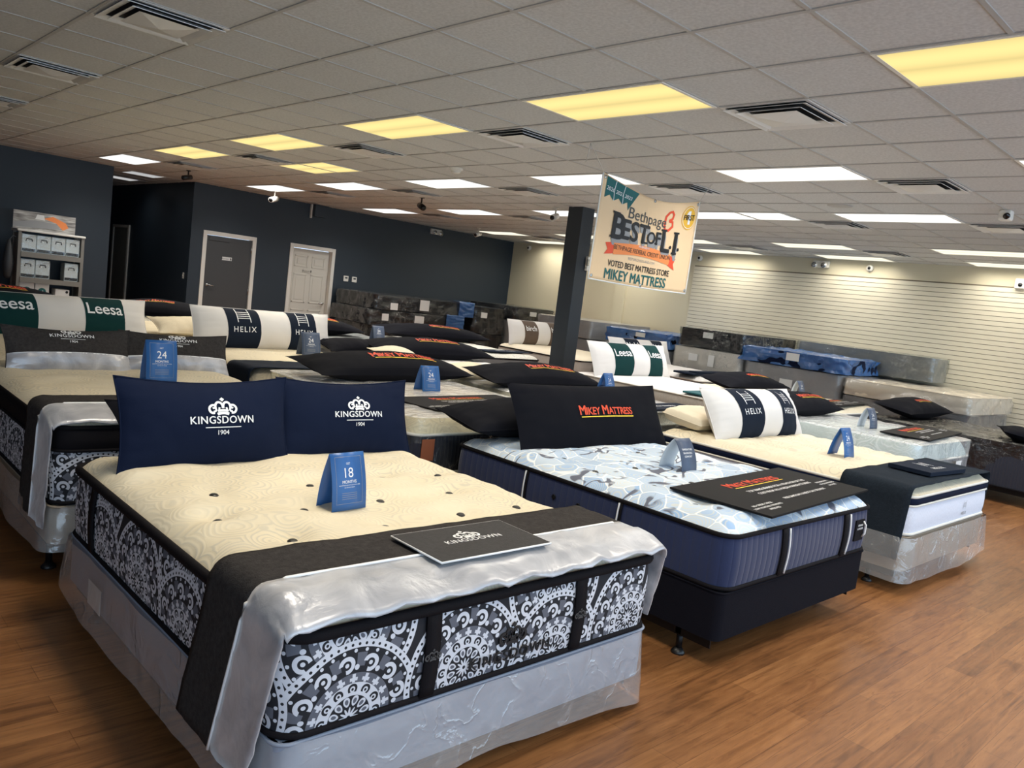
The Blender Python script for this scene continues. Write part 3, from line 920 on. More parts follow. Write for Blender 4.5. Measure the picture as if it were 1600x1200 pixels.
for xa, xb, za, zb in pan:
    e = .028
    mk('raised_panel', boxes((xa, xb, .088, .096, za, za + e), (xa, xb, .088, .096, zb - e, zb), (xa, xa + e, .088, .096, za, zb), (xb - e, xb, .088, .096, za, zb), (xa + .06, xb - .06, .089, .096, za + .06, zb - .06)), MT['doorwhite'], d2, smooth=False, bevel=.005)
mk('door_handle', join(lathe([(.028, .075), (.028, .095)], 16, (w - .075, 0, .94), 'y'), tube([(w - .075, .08, .94), (w - .075, .03, .94), (w - .11, .025, .94), (w - .19, .03, .935)], .011, 8)), MT['chrome'], d2)
sg = mk('door_sign', boxes((.30, .50, .078, .088, 1.56, 1.615)), MT['doorwhite'], d2, smooth=False)
mk('lettering', ([(p[0] + .40, .076, p[1] + 1.575) for p in txt('Restroom', .04, -.02, 0, 0)[0]], txt('Restroom', .04, 0, 0, 0)[1]), MT['printblack'], sg, smooth=False)
mk('pictogram', boxes((.478, .496, .074, .078, 1.565, 1.61)), MT['printblack'], sg, smooth=False)
d3 = bpy.data.objects.new('door_3', None); COL.objects.link(d3); d3.location = (5.85, 18.5, 0); struct(d3)
mk('door_frame', boxes((-.03, .02, -.04, .04, 0, 2.1), (-.03, .02, .98, 1.06, 0, 2.1), (-.03, .02, 0, 1.0, 2.04, 2.1)), MT['white'], d3, smooth=False)
mk('door_slab', boxes((-.012, .03, .04, .98, .01, 2.04)), MT['grey3'], d3, smooth=False)

# ------------------------------------------------------------------ ceiling fixtures
def light_proto(name, nx, ny, dm, label, group, energy, col, spread=138):
    """nx, ny in tiles; local origin at the min corner on the ceiling plane"""
    t = thing(name, label, 'ceiling light', (0, 0, CZ), group)
    a, b = nx * T6, ny * T6
    f = .022
    mk('frame', boxes((.004, a - .004, .004, .004 + f, -.010, -.001), (.004, a - .004, b - .004 - f, b - .004, -.010, -.001), (.004, .004 + f, f, b - f, -.010, -.001), (a - .004 - f, a - .004, f, b - f, -.010, -.001)), MT['white'], t, smooth=False)
    mk('diffuser', boxes((f, a - f, f, b - f, -.008, -.002)), dm, t, smooth=False)
    if energy:
        L = bpy.data.lights.new(name + '_lamp', 'AREA'); L.shape = 'RECTANGLE'; L.size = a - .08; L.size_y = b - .08
        L.energy = energy * nx * ny / 2; L.color = col; L.spread = radians(spread)
        lo = bpy.data.objects.new('lamp', L); COL.objects.link(lo); lo.parent = t; lo.location = (a / 2, b / 2, -.014)
    return t
EN = 25.0
ROWS = {
    'warm': dict(m='lampwarm', col=(1, .93, .80), spots=[(0, -8, 2), (-4, -5, 2), (-4, -1, 2), (0, -4, 2), (0, 0, 2), (0, 4, 2), (0, 8, 2), (0, 12, 2)]),  # first three spots are out of view, added to brighten the front beds
    'white': dict(m='lampwhite', col=(1, .97, .93), spots=[(0, 16, 2), (4, -4, 2), (4, 0, 2), (4, 4, 2), (4, 8, 2), (4, 12, 2), (4, 16, 2), (8, -4, 2), (8, 0, 2), (8, 4, 2), (8, 8, 2), (8, 12, 2), (8, 16, 2)]),
    'cream': dict(en=15, sp=152, m='lampcream', col=(1, .95, .86), spots=[(13, -4, 2), (13, 0, 2), (13, 4, 2), (13, 8, 2), (13, 12, 2), (13, 16, 2), (15.5, -4, 2), (15.5, 0, 2), (15.5, 4, 2), (15.5, 8, 2), (15.5, 12, 2), (15.5, 16, 2)]),
}
WHERE = {-8: 'out over the shop front', -5: 'out over the shop front', -1: 'above the first bed', -4: 'nearest the shop front', 0: 'second from the front', 4: 'third from the front', 8: 'fourth from the front', 12: 'fifth from the front', 16: 'last before the dark wall'}
ROWN = {-4: 'in the added unseen row', 0: 'in the yellow row', 4: 'in the row above the banner', 8: 'in the row past the pillar', 13: 'in the second cream row', 15.5: 'in the row along the slats'}
COLN = {'warm': 'yellow', 'white': 'white', 'cream': 'pale cream'}
for key, R_ in ROWS.items():
    pr = None
    for (x, y, n) in R_['spots']:
        lab = f"{COLN[key]} lit ceiling panel {ROWN[x]}, {WHERE[y]}"
        if x == 0: lab = f"yellow lit ceiling panel, {WHERE[y]} in the yellow row"
        if key == 'warm' and x == -4: lab = f"added unseen yellow lit ceiling panel {WHERE[y]}, before the yellow row"
        if x == 0 and key == 'white': lab = 'white lit ceiling panel at the end of the yellow row, by the dark wall'
        pos = (GX + T6 * x, GY + T6 * y, CZ)
        if pr is None:
            pr = light_proto('ceiling_light', 1, 2, MT[R_['m']], lab, 'lit ceiling panels', R_.get('en', EN), R_['col'], R_.get('sp', 138)); pr.location = pos
        else: dup(pr, pos, label=lab)
sq = light_proto('ceiling_light', 1, 1, MT['lampwarm'], 'small square yellow ceiling panel, the nearer of the touching pair', 'lit ceiling panels', EN, (1, .88, .7)); sq.location = (GX + T6 * 2, GY + T6 * 10, CZ)
dup(sq, (GX + T6 * 2, GY + T6 * 11, CZ), label='small square yellow ceiling panel, the farther of the touching pair')
sq2 = light_proto('ceiling_light', 1, 1, MT['lampwhite'], 'small square white ceiling panel in the row past the dark pillar', 'lit ceiling panels', EN, (1, .97, .93)); sq2.location = (GX + T6 * 8, GY + T6 * 3, CZ)
od = light_proto('ceiling_light', 1, 1, MT['lampoff'], 'dim ceiling panel just inside the dark corridor', 'dim corridor panels', 3, (1, 1, 1)); od.location = (GX + T6 * 1.5, GY + T6 * 20, CZ)
dup(od, (GX + T6 * 1.7, GY + T6 * 22.8, CZ), label='dim ceiling panel deep inside the dark corridor')

def vent_proto(label):
    t = thing('ceiling_vent', label, 'air vent', (0, 0, CZ), 'square air vents in the ceiling')
    a = T6; c = a / 2
    def ring(r0, z0, r1, z1):
        V = [(c - r0, c - r0, z0), (c + r0, c - r0, z0), (c + r0, c + r0, z0), (c - r0, c + r0, z0), (c - r1, c - r1, z1), (c + r1, c - r1, z1), (c + r1, c + r1, z1), (c - r1, c + r1, z1)]
        return V, [(i, (i + 1) % 4, 4 + (i + 1) % 4, 4 + i) for i in range(4)]
    mk('face_frame', boxes((.004, a - .004, .004, .03, -.008, -.001), (.004, a - .004, a - .03, a - .004, -.008, -.001), (.004, .03, .03, a - .03, -.008, -.001), (a - .03, a - .004, .03, a - .03, -.008, -.001)), MT['vent'], t, smooth=False)
    mk('dark_throat', boxes((.03, a - .03, .03, a - .03, -.003, -.0015)), MT['ventdark'], t, smooth=False)
    for r0, z0, r1, z1 in ((.285, -.022, .235, -.004), (.225, -.028, .18, -.006)):
        mk('louver', ring(r0, z0, r1, z1), MT['vent'], t, smooth=False, solid=.003)
    mk('center_cone', ([(c - .17, c - .17, -.030), (c + .17, c - .17, -.030), (c + .17, c + .17, -.030), (c - .17, c + .17, -.030), (c, c, -.052)], [(0, 1, 4), (1, 2, 4), (2, 3, 4), (3, 0, 4), (3, 2, 1, 0)]), MT['vent'], t, smooth=False)
    return t
VS = [(-4, 3, 'nearest one in the row of vents away from the slat wall'), (-4, 7, 'second in the row of vents away from the slat wall'), (-4, 11, 'third in the row of vents away from the slat wall'),
      (1, -1, 'beside the two nearest yellow panels, toward the shop front'), (1, 3, 'between the second and third yellow panels'), (1, 7, 'between the third and fourth yellow panels'), (1, 11, 'between the fourth and fifth yellow panels'), (1, 15, 'beside the last yellow panel near the corridor'),
      (5, -1, 'nearest the front in the row behind the banner'), (5, 3, 'just behind the hanging banner'), (5, 7, 'beside the third white panel of the banner row'), (5, 11, 'beside the fourth white panel of the banner row'), (5, 15, 'close to the white ceiling camera by the door'),
      (9, -1, 'below the white dome camera'), (9, 2, 'beside the small square white panel'), (9, 11, 'in the pillar row, farther than the pillar'), (9, 15, 'in the pillar row, close to the back wall'),
      (14, 3, 'between the cream rows, near the slat wall front'), (14, 7, 'between the cream rows, behind the banner'), (14, 15, 'between the cream rows, in the far corner')]
vp = None
for (x, y, s) in VS:
    lab = 'square metal ceiling vent, ' + s
    p = (GX + T6 * x, GY + T6 * y, CZ)
    if vp is None: vp = vent_proto(lab); vp.location = p
    else: dup(vp, p, label=lab)

# cameras, detectors, emergency lights
def bullet(label, x, y, z, m, yaw, name='security_camera', s=1.0):
    t = thing(name, label, 'security camera', (x, y, z), None, (0, 0, radians(yaw)))
    mk('mount', lathe([(.035 * s, -.001), (.035 * s, -.015), (.012, -.02), (.012, -.075 * s)], 14), m, t)
    mk('camera_body', tube([(-.06 * s, 0, -.10 * s), (.10 * s, 0, -.14 * s)], .038 * s, 14), m, t)
    mk('lens', tube([(.10 * s, 0, -.14 * s), (.108 * s, 0, -.142 * s)], .028 * s, 12), MT['lens'], t)
    return t
bullet('small black ceiling camera near the dark corridor corner', 5.04, 13.3, CZ, MT['black'], 200)
bullet('small black ceiling camera between the two white panel rows', 7.59, 10.4, CZ, MT['black'], 250, s=1.25)
bullet('white ceiling camera hanging in front of the dark wall by the grey door', 6.85, 13.9, CZ, MT['white'], 215, s=1.3)
bullet('white ceiling camera beside the emergency light on the dark wall', 11.3, 13.3, CZ, MT['white'], 200, s=1.2)
bullet('white ceiling camera beside the top of the dark pillar', 8.50, 8.32, CZ, MT['white'], 205, s=1.2)
t = thing('dome_camera', 'white cube camera with dark lens on the ceiling near the slat wall', 'security camera', (8.5, 2.43, CZ))
mk('housing', boxes((-.055, .055, -.055, .055, -.10, -.001)), MT['white'], t, smooth=False, bevel=.02)
mk('lens', lathe([(.030, 0), (.030, .014), (.02, .02)], 14, (0, 0, 0)), MT['lens'], t); t.children[1].rotation_euler = (0, radians(-110), radians(20)); t.children[1].location = (-.05, -.02, -.06)
t = thing('smoke_detector', 'round white smoke detector on the ceiling before a white panel', 'detector', (5.76, 7.3, CZ))
mk('base_ring', lathe([(.075, -.001), (.078, -.02), (.06, -.035)], 24), MT['white'], t); mk('sensor_cap', lathe([(.055, -.035), (.045, -.06), (.02, -.066)], 24), MT['white'], t)
t = thing('ceiling_speaker', 'flat round grille in the ceiling beside a white panel', 'speaker', (8.26, 3.93, CZ))
mk('trim_ring', lathe([(.13, -.001), (.13, -.008), (.115, -.010)], 28), MT['bracket'], t); mk('grille', lathe([(.112, -.003), (.112, -.006)], 28), MT['vent'], t)
def emergency(label, loc, yaw):
    t = thing('emergency_light', label, 'emergency light', loc, None, (0, 0, radians(yaw)))
    mk('battery_box', boxes((-.15, .15, -.06, 0, -.06, .06)), MT['white'], t, smooth=False, bevel=.01)
    for s in (-.09, .09):
        h = mk('lamp_head', lathe([(.03, 0), (.055, -.05), (.055, -.07)], 16, (s, -.06, -.02), 'y'), MT['white'], t); mk('lamp_glass', lathe([(.05, -.071), (.05, -.074)], 16, (s, -.06, -.02), 'y'), MT['chrome'], h)
    return t
emergency('white emergency light high on the dark back wall', (11.5, YB, 2.86), 0)
emergency('white emergency light high on the cream wall above the slats', (X1, 6.84, 2.86), -90)
def wallcam(label, y, z=2.84):
    t = thing('wall_camera', label, 'security camera', (X1, y, z))
    mk('housing', lathe([(.06, 0), (.06, -.03), (.045, -.055)], 18, (0, 0, 0), 'x'), MT['white'], t); mk('lens', lathe([(.028, -.055), (.022, -.066)], 14, (0, 0, 0), 'x'), MT['lens'], t)
wallcam('white round wall camera above the slats, beside the hanging banner', 9.45)
wallcam('white round wall camera above the slats, beside the emergency light', 5.96)
wallcam('white round wall camera in the far corner by the dark wall', 14.5)
t = thing('wall_camera', 'white box mounted high on the slat wall near its front end', 'wall device', (X1, 3.62, 2.72)); mk('housing', boxes((-.09, 0, -.08, .08, -.06, .09)), MT['white'], t, smooth=False, bevel=.015); mk('lens', lathe([(.03, -.09), (.03, -.1)], 14, (0, 0, 0), 'x'), MT['lens'], t)
for k, (xx, lab) in enumerate(((9.23, 'white thermostat beside the white door, nearer the door'), (9.44, 'white thermostat beside the white door, farther from the door'))):
    t = thing('thermostat', lab, 'thermostat', (xx, YB, 1.53), 'thermostats by the white door'); mk('case', boxes((-.06, .06, -.028, 0, -.06, .06)), MT['white'], t, smooth=False, bevel=.008); mk('display', boxes((-.03, .03, -.030, -.027, .0, .035)), MT['doorgrey'], t, smooth=False)
t = thing('light_switch', 'small white switch plate at the dark corridor corner', 'light switch', (5.85, 15.3, 1.22)); mk('plate', boxes((-.008, 0, -.035, .035, -.058, .058)), MT['white'], t, smooth=False, bevel=.003); mk('toggle', boxes((-.02, -.008, -.008, .008, -.012, .014)), MT['white'], t, smooth=False)
t = thing('junction_box', 'dark painted box high on the back wall with white edge', 'wall box', (8.40, YB, 2.84)); mk('case', boxes((-.13, .18, -.16, 0, -.12, .12)), MT['navywall'], t, smooth=False); mk('side_strip', boxes((-.16, -.13, -.05, 0, -.16, .12)), MT['white'], t, smooth=False)
t = thing('wall_sensor', 'small white device fixed to the dark pillar beside the banner', 'wall device', (8.66, 7.70, 2.19)); mk('case', boxes((-.04, .02, -.03, .02, -.10, .10)), MT['white'], t, smooth=False, bevel=.008); mk('clip', boxes((-.06, -.03, -.045, -.03, -.03, .06)), MT['chrome'], t, smooth=False)

# ------------------------------------------------------------------ banner
bn = thing('hanging_banner', 'cream vinyl award banner hung on strings from the ceiling', 'banner', (5.33, 4.70, 0))
BW, B0, B1 = 1.50, 1.838, 2.765
def bfn(x, y, lift=0.0):
    u = x / BW; v = y / (B1 - B0)
    sag = -.10 * sin(pi * u) * v ** 3 - .010 * sin(pi * u)
    skew = .02 * (1 - v)
    d = -.035 * sin(pi * u) * (v ** 2) + .016 * sin(u * 9 + v * 3) * v * sin(pi * u) + .008 * nz(u * 4, v * 4, 0, 1) * sin(pi * u)
    return Vector((x - skew + .03 * (v - 1) * (.5 - u) * 0, d - lift, B0 + y + sag))
NU, NV = 36, 24
V, F = [], []
for j in range(NV + 1):
    for i in range(NU + 1): V.append(bfn(BW * i / NU, (B1 - B0) * j / NV))
for j in range(NV):
    for i in range(NU): q = j * (NU + 1) + i; F.append((q, q + 1, q + NU + 2, q + NU + 1))
sheet = mk('vinyl_sheet', (V, F), MT['banner'], bn, solid=.002)
BH = B1 - B0
def bp(nm, vf, m, lift=.004, own=bn): return mk(nm, lay(vf, lambda x, y: bfn(x, y, lift), .04), m, own)
edge = [(0, 0), (BW, 0), (BW, BH), (0, BH)]
for nm, (a, b) in (('hem', (0, 1)), ('hem', (1, 2)), ('hem', (3, 0))):
    P = [(edge[a][0] + (edge[b][0] - edge[a][0]) * i / 20, edge[a][1] + (edge[b][1] - edge[a][1]) * i / 20) for i in range(21)]
    mk(nm, tube([bfn(*p) for p in P], .007, 6), MT['paper'], bn)
for gx, gy in ((.03, BH - .03), (BW - .03, BH - .03), (BW / 2, BH - .02), (.03, .03), (BW - .03, .03), (BW / 2, .02)):
    c = bfn(gx, gy, .004); mk('grommet', lathe([(.016, 0), (.016, -.004), (.007, -.004)], 12, tuple(c), 'y'), MT['chrome'], bn)
# ribbon of years at the corner
for k, yr in enumerate(('2020', '2021', '2023')):
    a = .055 + k * .118
    pts = [(a, BH - .01), (a + .120, BH - .012), (a + .115, BH - .20), (a + .06, BH - .16), (a - .004, BH - .20)]
    if k == 2: pts[1] = (a + .20, BH - .012); pts[2] = (a + .085, BH - .235)
    bp('year_flag', poly(pts), MT['teal'], .004)
    bp('lettering', txt(yr, .052, a + .06, BH - .125, .005, shear=.15), MT['print'], .0065)
    if k: bp('flag_line', ribbon([(a - .002, BH - .012), (a - .012, BH - .10), (a - .002, BH - .20)], .007), MT['print'], .007)
bp('lettering', txt('Bethpage', .165, .70, .625, .004), MT['doorgrey'])
bp('heart_mark', join(ribbon([(1.02, .80), (.98, .75), (.975, .67), (.99, .60), (1.045, .60), (1.10, .65), (1.09, .695), (1.035, .705)], .030), ribbon([(1.035, .705), (1.08, .73), (1.09, .78), (1.06, .815), (1.02, .80)], .030)), MT['red'])
main = [('B', .34, .30, .40), ('EST', .27, .545, .415), ('O', .17, .79, .43), ('F', .19, .905, .43), ('L', .32, 1.035, .375), ('I', .32, 1.185, .365)]
def serif(x, y, w): return bar(x - w / 2, x + w / 2, y, y + .02)
gr, bl = [], []
for s, sz, cx, by in main:
    bl.append(txt(s, sz, cx, by, .03))
    gr.append([txt(s, sz, cx + .005 * q + .004, by - .012 * q - .012, .014) for q in range(5)])
bl += [serif(.245, .40, .10), serif(.245, .625, .10), serif(.985, .585, .09), serif(1.185, .365, .085), serif(1.185, .575, .085), serif(.715, .415, .06), serif(.875, .43, .05)]
for dx, dy in ((1.115, .43), (1.245, .42)): bl.append(poly([(dx + .018 * cos(2 * pi * k / 12), dy + .018 * sin(2 * pi * k / 12)) for k in range(12)]))
for q in range(5): bp('lettering_shadow', join(*[g_[q] for g_ in gr]), MT['printgrey'], .0052 - .0003 * q)
bp('lettering', join(*bl), MT['printblack'], .0075)
rib = []
mm = [(.28 + .86 * i / 20, .305 + .035 * sin(pi * i / 20)) for i in range(21)]
bp('ribbon_tail', poly([(.16, .24), (.28, .26), (.28, .365), (.16, .345), (.20, .29)]), MT['red'], .004)
bp('ribbon_tail', poly([(1.12, .25), (1.24, .21), (1.21, .27), (1.24, .325), (1.12, .355)]), MT['red'], .004)
bp('ribbon_band', ribbon(mm, .105), MT['orange'], .0055)
bp('lettering', txt('BETHPAGE FEDERAL CREDIT UNION', .060, .71, .305, .004, sx=.88), MT['brownfab'], .0075)
bp('lettering', txt('PRESENTED BY', .026, .71, .368, .004), MT['print'], .0075)
bp('lettering', txt('BESTOFLONGISLAND.COM', .034, .71, .235, 0), MT['printgrey'], .005)
bp('lettering', txt('VOTED BEST MATTRESS STORE', .080, .70, .145, .016, sx=.84), MT['printblack'], .005)
bp('lettering', txt('MIKEY MATTRESS', .132, .67, .028, .024, sx=.92), MT['teal'], .005)
bp('badge', poly([(1.345 + .125 * cos(2 * pi * k / 28), .76 + .127 * sin(2 * pi * k / 28)) for k in range(28)]), MT['gold'], .004)
bp('badge_ring', ribbon([(1.345 + .110 * cos(2 * pi * k / 28), .76 + .112 * sin(2 * pi * k / 28)) for k in range(29)], .006), MT['print'], .006)
bp('badge_one', join(bar(1.328, 1.366, .69, .83), poly([(1.328, .83), (1.298, .80), (1.298, .785), (1.328, .795)])), MT['print'], .006)
bp('lettering', txt('FIRST', .080, 1.345, .735, .018), MT['printblack'], .0085)
for nm, (px, tx) in (('string', (.03, -.21)), ('string', (BW - .03, 1.67))):
    a = bfn(px, BH - .03, .004); mk(nm, tube([a, ((a.x + tx) / 2, 0, (a.z + CZ) / 2 + .005), (tx, 0, CZ - .004)], .0035, 6), MT['string'], bn)
mk('string_end', tube([(-.21, 0, CZ - .004), (-.235, -.01, CZ - .09), (-.25, -.01, CZ - .17)], .0035, 6), MT['string'], bn)
# ------------------------------------------------------------------ first row of beds
def foam(x, y): return 0
# --- the bed in front (patterned black and white border)
AX, AY, AW, AL = 1.02, 1.78, 1.64, 1.95
bed_frame('black metal bedstead under the front bed with patterned border', AX, AY, AW, AL, .13)
box_spring('grey box spring in clear plastic under the front patterned mattress', AX, AY, AW, AL, .13, .335, MT['boxblue'], 'box springs', MT['polyw'],
           dict(z0=-.03, amp=.016, out=.018, flare=.05, seed=3, freq=2.2, droop=.08), labels=(('left', 1.42, .02, .16, .10),))
ta = [(.30, 1.19), (.19, .89), (.74, 1.22), (.53, .89), (.33, .60), (1.13, 1.24), (.89, .90), (.72, .61), (1.28, .92), (1.45, 1.22), (1.1, .62), (1.42, .62)]
A, azf = mattress('front mattress with cream tufted top and black and white patterned border', AX, AY, AW, AL, .335, .70, .628, MT['creamtop'], MT['damask'], MT['tape'], 'mattresses on display',
             tuftq(ta, .026, .015), nx=56, ny=66, straps=(('foot', .49, .055), ('foot', 1.17, .055), ('left', 1.62, .055), ('left', .30, .055)), tufts=ta, wtape=.020, lip=.05)
g = join(txt('KINGSDOWN', .052, .84, 0, .012, sp=1.25), crown(.10, .84, .062))
mk('embroidered_name', lay(g, lambda x, y: (x, -.013, y + .055), 0), MT['printblack'], A, smooth=False, solid=.004)
for x_ in (.49, 1.17): mk('strap_crest', lay(crown(.05, x_, .14), lambda x, y: (x, -.024, y), 0), MT['doorgrey'], A, smooth=False)
ro = runner('grey and silver bed runner hanging over the front mattress', AX, AW, 1.75, 2.22, .715, .19, .36,
       [('felt_panel', 1.965, 2.22, MT['greyfelt'], .004, .22), ('satin_panel', 1.745, 1.97, MT['satin'], .009, .20)], front=(1.88, 1.745, .030), hang=.055)
hung_piping(ro, AX, AW, 1.967, 1.75, .715, .19, .36, .21, hang=.055)
sign_board('grey display board with white crown print lying on the silver runner', 1.83, 1.99, .732, .50, .28, 0, MT['boardgrey'], 'crest')
tent_card('blue tent card reading 18 standing on the front tufted mattress', 1.69, 2.63, .692, .165, .22, 6, '18', .10)
cl1 = crest_logo(.30)
pillow('navy pillow with white crown print on the front bed, farther from the blue bed', .80, .43, .17, MT['navyfab'], (1.475, 3.44, .865), 76, 3, 0, 'navy crown print pillows', prints=[(cl1, .03, .0, MT['print'], None, 'lettering')], seed=1)
pillow('navy pillow with white crown print on the front bed, nearer the blue bed', .76, .42, .16, MT['navyfab'], (2.23, 3.50, .865), 72, -2, 0, 'navy crown print pillows', prints=[(crest_logo(.28), .03, .0, MT['print'], None, 'lettering')], seed=5)
pillow('plain black cushion propping up the two navy crown print pillows', 1.3, .40, .16, MT['blackfab'], (1.80, 3.66, .78), 40, 0, 0, seed=9)

# --- second bed, navy ribbed sides and blue patterned top
BX, BY, BWd, BL = 3.18, 1.76, 1.56, 1.96
bed_frame('black metal bedstead under the navy sided blue bed', BX, BY, BWd, BL, .15)
box_spring('black box spring under the navy sided blue mattress', BX, BY, BWd, BL, .15, .385, MT['boxdark'], 'box springs')
tb = [(.20 + .36 * i, .33 + .33 * j) for i in range(4) for j in range(4)]
tb = [(x + (.10 if int(round((y - .33) / .33)) % 2 else 0), y) for x, y in tb]
B, bzf = mattress('mattress with blue wavy patterned top and navy ribbed sides', BX, BY, BWd, BL, .385, .705, .645, MT['bluetop'], MT['navyside'], MT['tape'], 'mattresses on display',
             tuftq(tb, .022, .016, 4.0, 6.5, 3), nx=50, ny=60, straps=(('foot', .50, .05), ('foot', 1.20, .05), ('left', 1.30, .012), ('left', .62, .012)), tufts=tb, tuftm=MT['black'], wtape=.012)
for x_ in (.535, 1.235):
    mk('strap_piping', tube([(x_, -.014 - .01 * sin(pi * i / 8), .02 + .23 * i / 8) for i in range(9)], .005, 6), MT['print'], B)
for y_ in (1.315, .635): mk('strap_piping', tube([(-.010 - .01 * sin(pi * i / 8), y_, .02 + .23 * i / 8) for i in range(9)], .005, 6), MT['print'], B)
lb = mk('brand_tag', boxes((1.33, 1.44, -.016, -.008, .08, .20)), MT['tape'], B, smooth=False)
mk('lettering', lay(join(txt('STEARNS', .016, 1.385, .165, .02), txt('& FOSTER', .016, 1.385, .145, .02)), lambda x, y: (x, -.0175, y), 0), MT['print'], lb, smooth=False)
mk('tag_handle', tube([(1.425, -.016, .10), (1.425, -.03, .12), (1.425, -.03, .17), (1.425, -.016, .19)], .006, 8), MT['print'], lb)
for y_ in (.9, 1.08): mk('air_vent', lathe([(.014, 0), (.014, -.004), (.008, -.004)], 12, (-.012, y_, .16), 'x'), MT['metal'], B)
store_pillow('black store pillow leaning upright on the blue patterned bed', 1.48, 0.46, 0.17, (4.04, 3.36, 0.870), 64, 0, 0, .37, .0, .05, 11)
pillow('plain black pillow lying flat behind the upright one on the blue bed', 1.38, .40, .25, MT['blackfab'], (3.78, 3.68, .815), 10, 3, 0, seed=13, p=(.55, .4), pinch=(.02, .05))
sign_board('black store board lying at the foot of the blue patterned bed', 4.10, 2.05, .716, 1.32, .56, 4)
tent_card('blue curved tent card on the blue patterned mattress', 3.98, 2.62, .70, .14, .19, -4, None, .17, MT['cardgrey'], True)

# --- third bed, white with slate runner
CX, CY, CW, CL = 5.38, 1.76, 1.60, 2.02
bed_frame('black metal bedstead under the white bed with slate runner', CX, CY, CW, CL, .14)
box_spring('brown box spring in clear plastic under the white mattress', CX, CY, CW, CL, .14, .375, MT['boxtan'], 'box springs', MT['polyw'], dict(z0=-.06, amp=.02, out=.03, flare=.06, seed=12, freq=1.5, droop=-.02))
C_, czf = mattress('white mattress with navy stripe around its edge and ivory quilted top', CX, CY, CW, CL, .375, .69, .635, MT['creamtop2'], MT['whiteside'], MT['whitetape'], 'mattresses on display',
              pillowq(.20, .17, .020), nx=44, ny=52, gusset=(.575, MT['navyfab'], MT['whitetape']), wtape=.010)
hl = helix_logo(.10)
mk('embroidered_name', lay(scale2(hl, 1, 1.05, .05), lambda x, y: (x, -.011, y), 0), MT['printgrey'], C_, smooth=False)
runner('slate felt bed runner over the foot of the white mattress', CX, CW, 1.765, 2.22, .70, .22, .30, [('felt_panel', 1.765, 2.23, MT['darkfelt'], .005, .05)])
sign_board('slate display board with ladder emblem lying on the slate runner', 6.22, 1.98, .716, .60, .30, -4, MT['helixfab'], 'helix', h=.03)
tent_card('blue and grey tent card on the ivory top of the white mattress', 6.10, 2.57, .69, .15, .22, -4, '24', .14)
def helix_pillow(label, w, h, t, loc, tilt, yaw, seed, group='white pillows with slate bands'):
    L = helix_logo(w * .15)
    return pillow(label, w, h, t, MT['whitefab'], loc, tilt, yaw, 0, group, bands=[(-.60, -.16, MT['helixfab']), (.28, .72, MT['helixfab'])],
                  prints=[(L, -.38 * w / 2, -.05, MT['print'], 0, 'lettering'), (L, .50 * w / 2, -.05, MT['print'], 1, 'lettering')], seed=seed, pinch=(.03, .04), p=(.5, .55))
helix_pillow('long white pillow with two slate bands on the ivory quilted bed', 1.45, .46, .32, (6.20, 3.40, .86), 60, 0, 21)
o = pillow('cream block shaped pillow lying behind the slate banded pillow', .62, .36, .16, MT['creamfab'], (5.80, 3.68, .775), 8, 6, 0, seed=22, p=(.18, .2), pinch=(.0, .0))

# --- fourth bed, pale blue in clear plastic
DX, DY, DW, DL = 7.50, 2.50, 1.52, 1.85
bed_frame('black metal bedstead under the pale blue plastic covered bed', DX, DY, DW, DL, .14)
box_spring('grey box spring under the pale blue plastic covered mattress', DX, DY, DW, DL, .14, .38, MT['boxtan'], 'box springs')
D_, dzf = mattress('pale blue mattress covered in clear plastic beside the white bed', DX, DY, DW, DL, .38, .72, .56, MT['icetop'], MT['greyfab'], MT['whitetape'], 'mattresses on display', tuftq([], 0, .010), nx=34, ny=40)
film(D_, DW, DL, -.04, .345, MT['polyw'], amp=.02, seed=31, topmat=MT['polytop'])
mk('law_label', boxes((.98, 1.13, -.050, -.048, .04, .16)), MT['paper'], D_, smooth=False)
store_pillow('black store pillow lying at the head of the pale blue bed', 1.3, 0.46, 0.25, (8.12, 3.95, 0.835), 8, 0, 0, .40, -.09, .05, 33)
sign_board('black store board lying at the foot of the pale blue bed', 8.55, 2.82, .742, 1.42, .44, 6)
tent_card('dark blue arched tent card on the pale blue bed', 8.05, 3.18, .735, .15, .20, -5, '24', .13, MT['cardgrey'], True)

# --- fifth bed, dark, under crumpled film
EX, EY, EW, EL = 9.95, 1.90, 1.60, 2.05
bed_frame('black metal bedstead under the dark film covered bed by the slat wall', EX, EY, EW, EL, .17)
E_, ezf = mattress('black mattress under crumpled dark film, nearest the slat wall front', EX, EY, EW, EL, .17, .66, .60, MT['blackfab'], MT['blackside'], MT['tape'], 'mattresses on display', tuftq([], 0, .012), nx=34, ny=40)
film(E_, EW, EL, .14, .505, MT['polydark'], amp=.035, seed=41)
store_pillow('black store pillow lying at the head of the dark film covered bed', 1.6, 0.5, 0.25, (11.05, 3.80, 0.800), 8, 0, 0, .28, -.09, .0, 43)
pillow('plain black pillow at the foot of the dark film covered bed', .75, .42, .16, MT['blackfab'], (10.45, 2.42, .755), 8, 20, 0, seed=44)

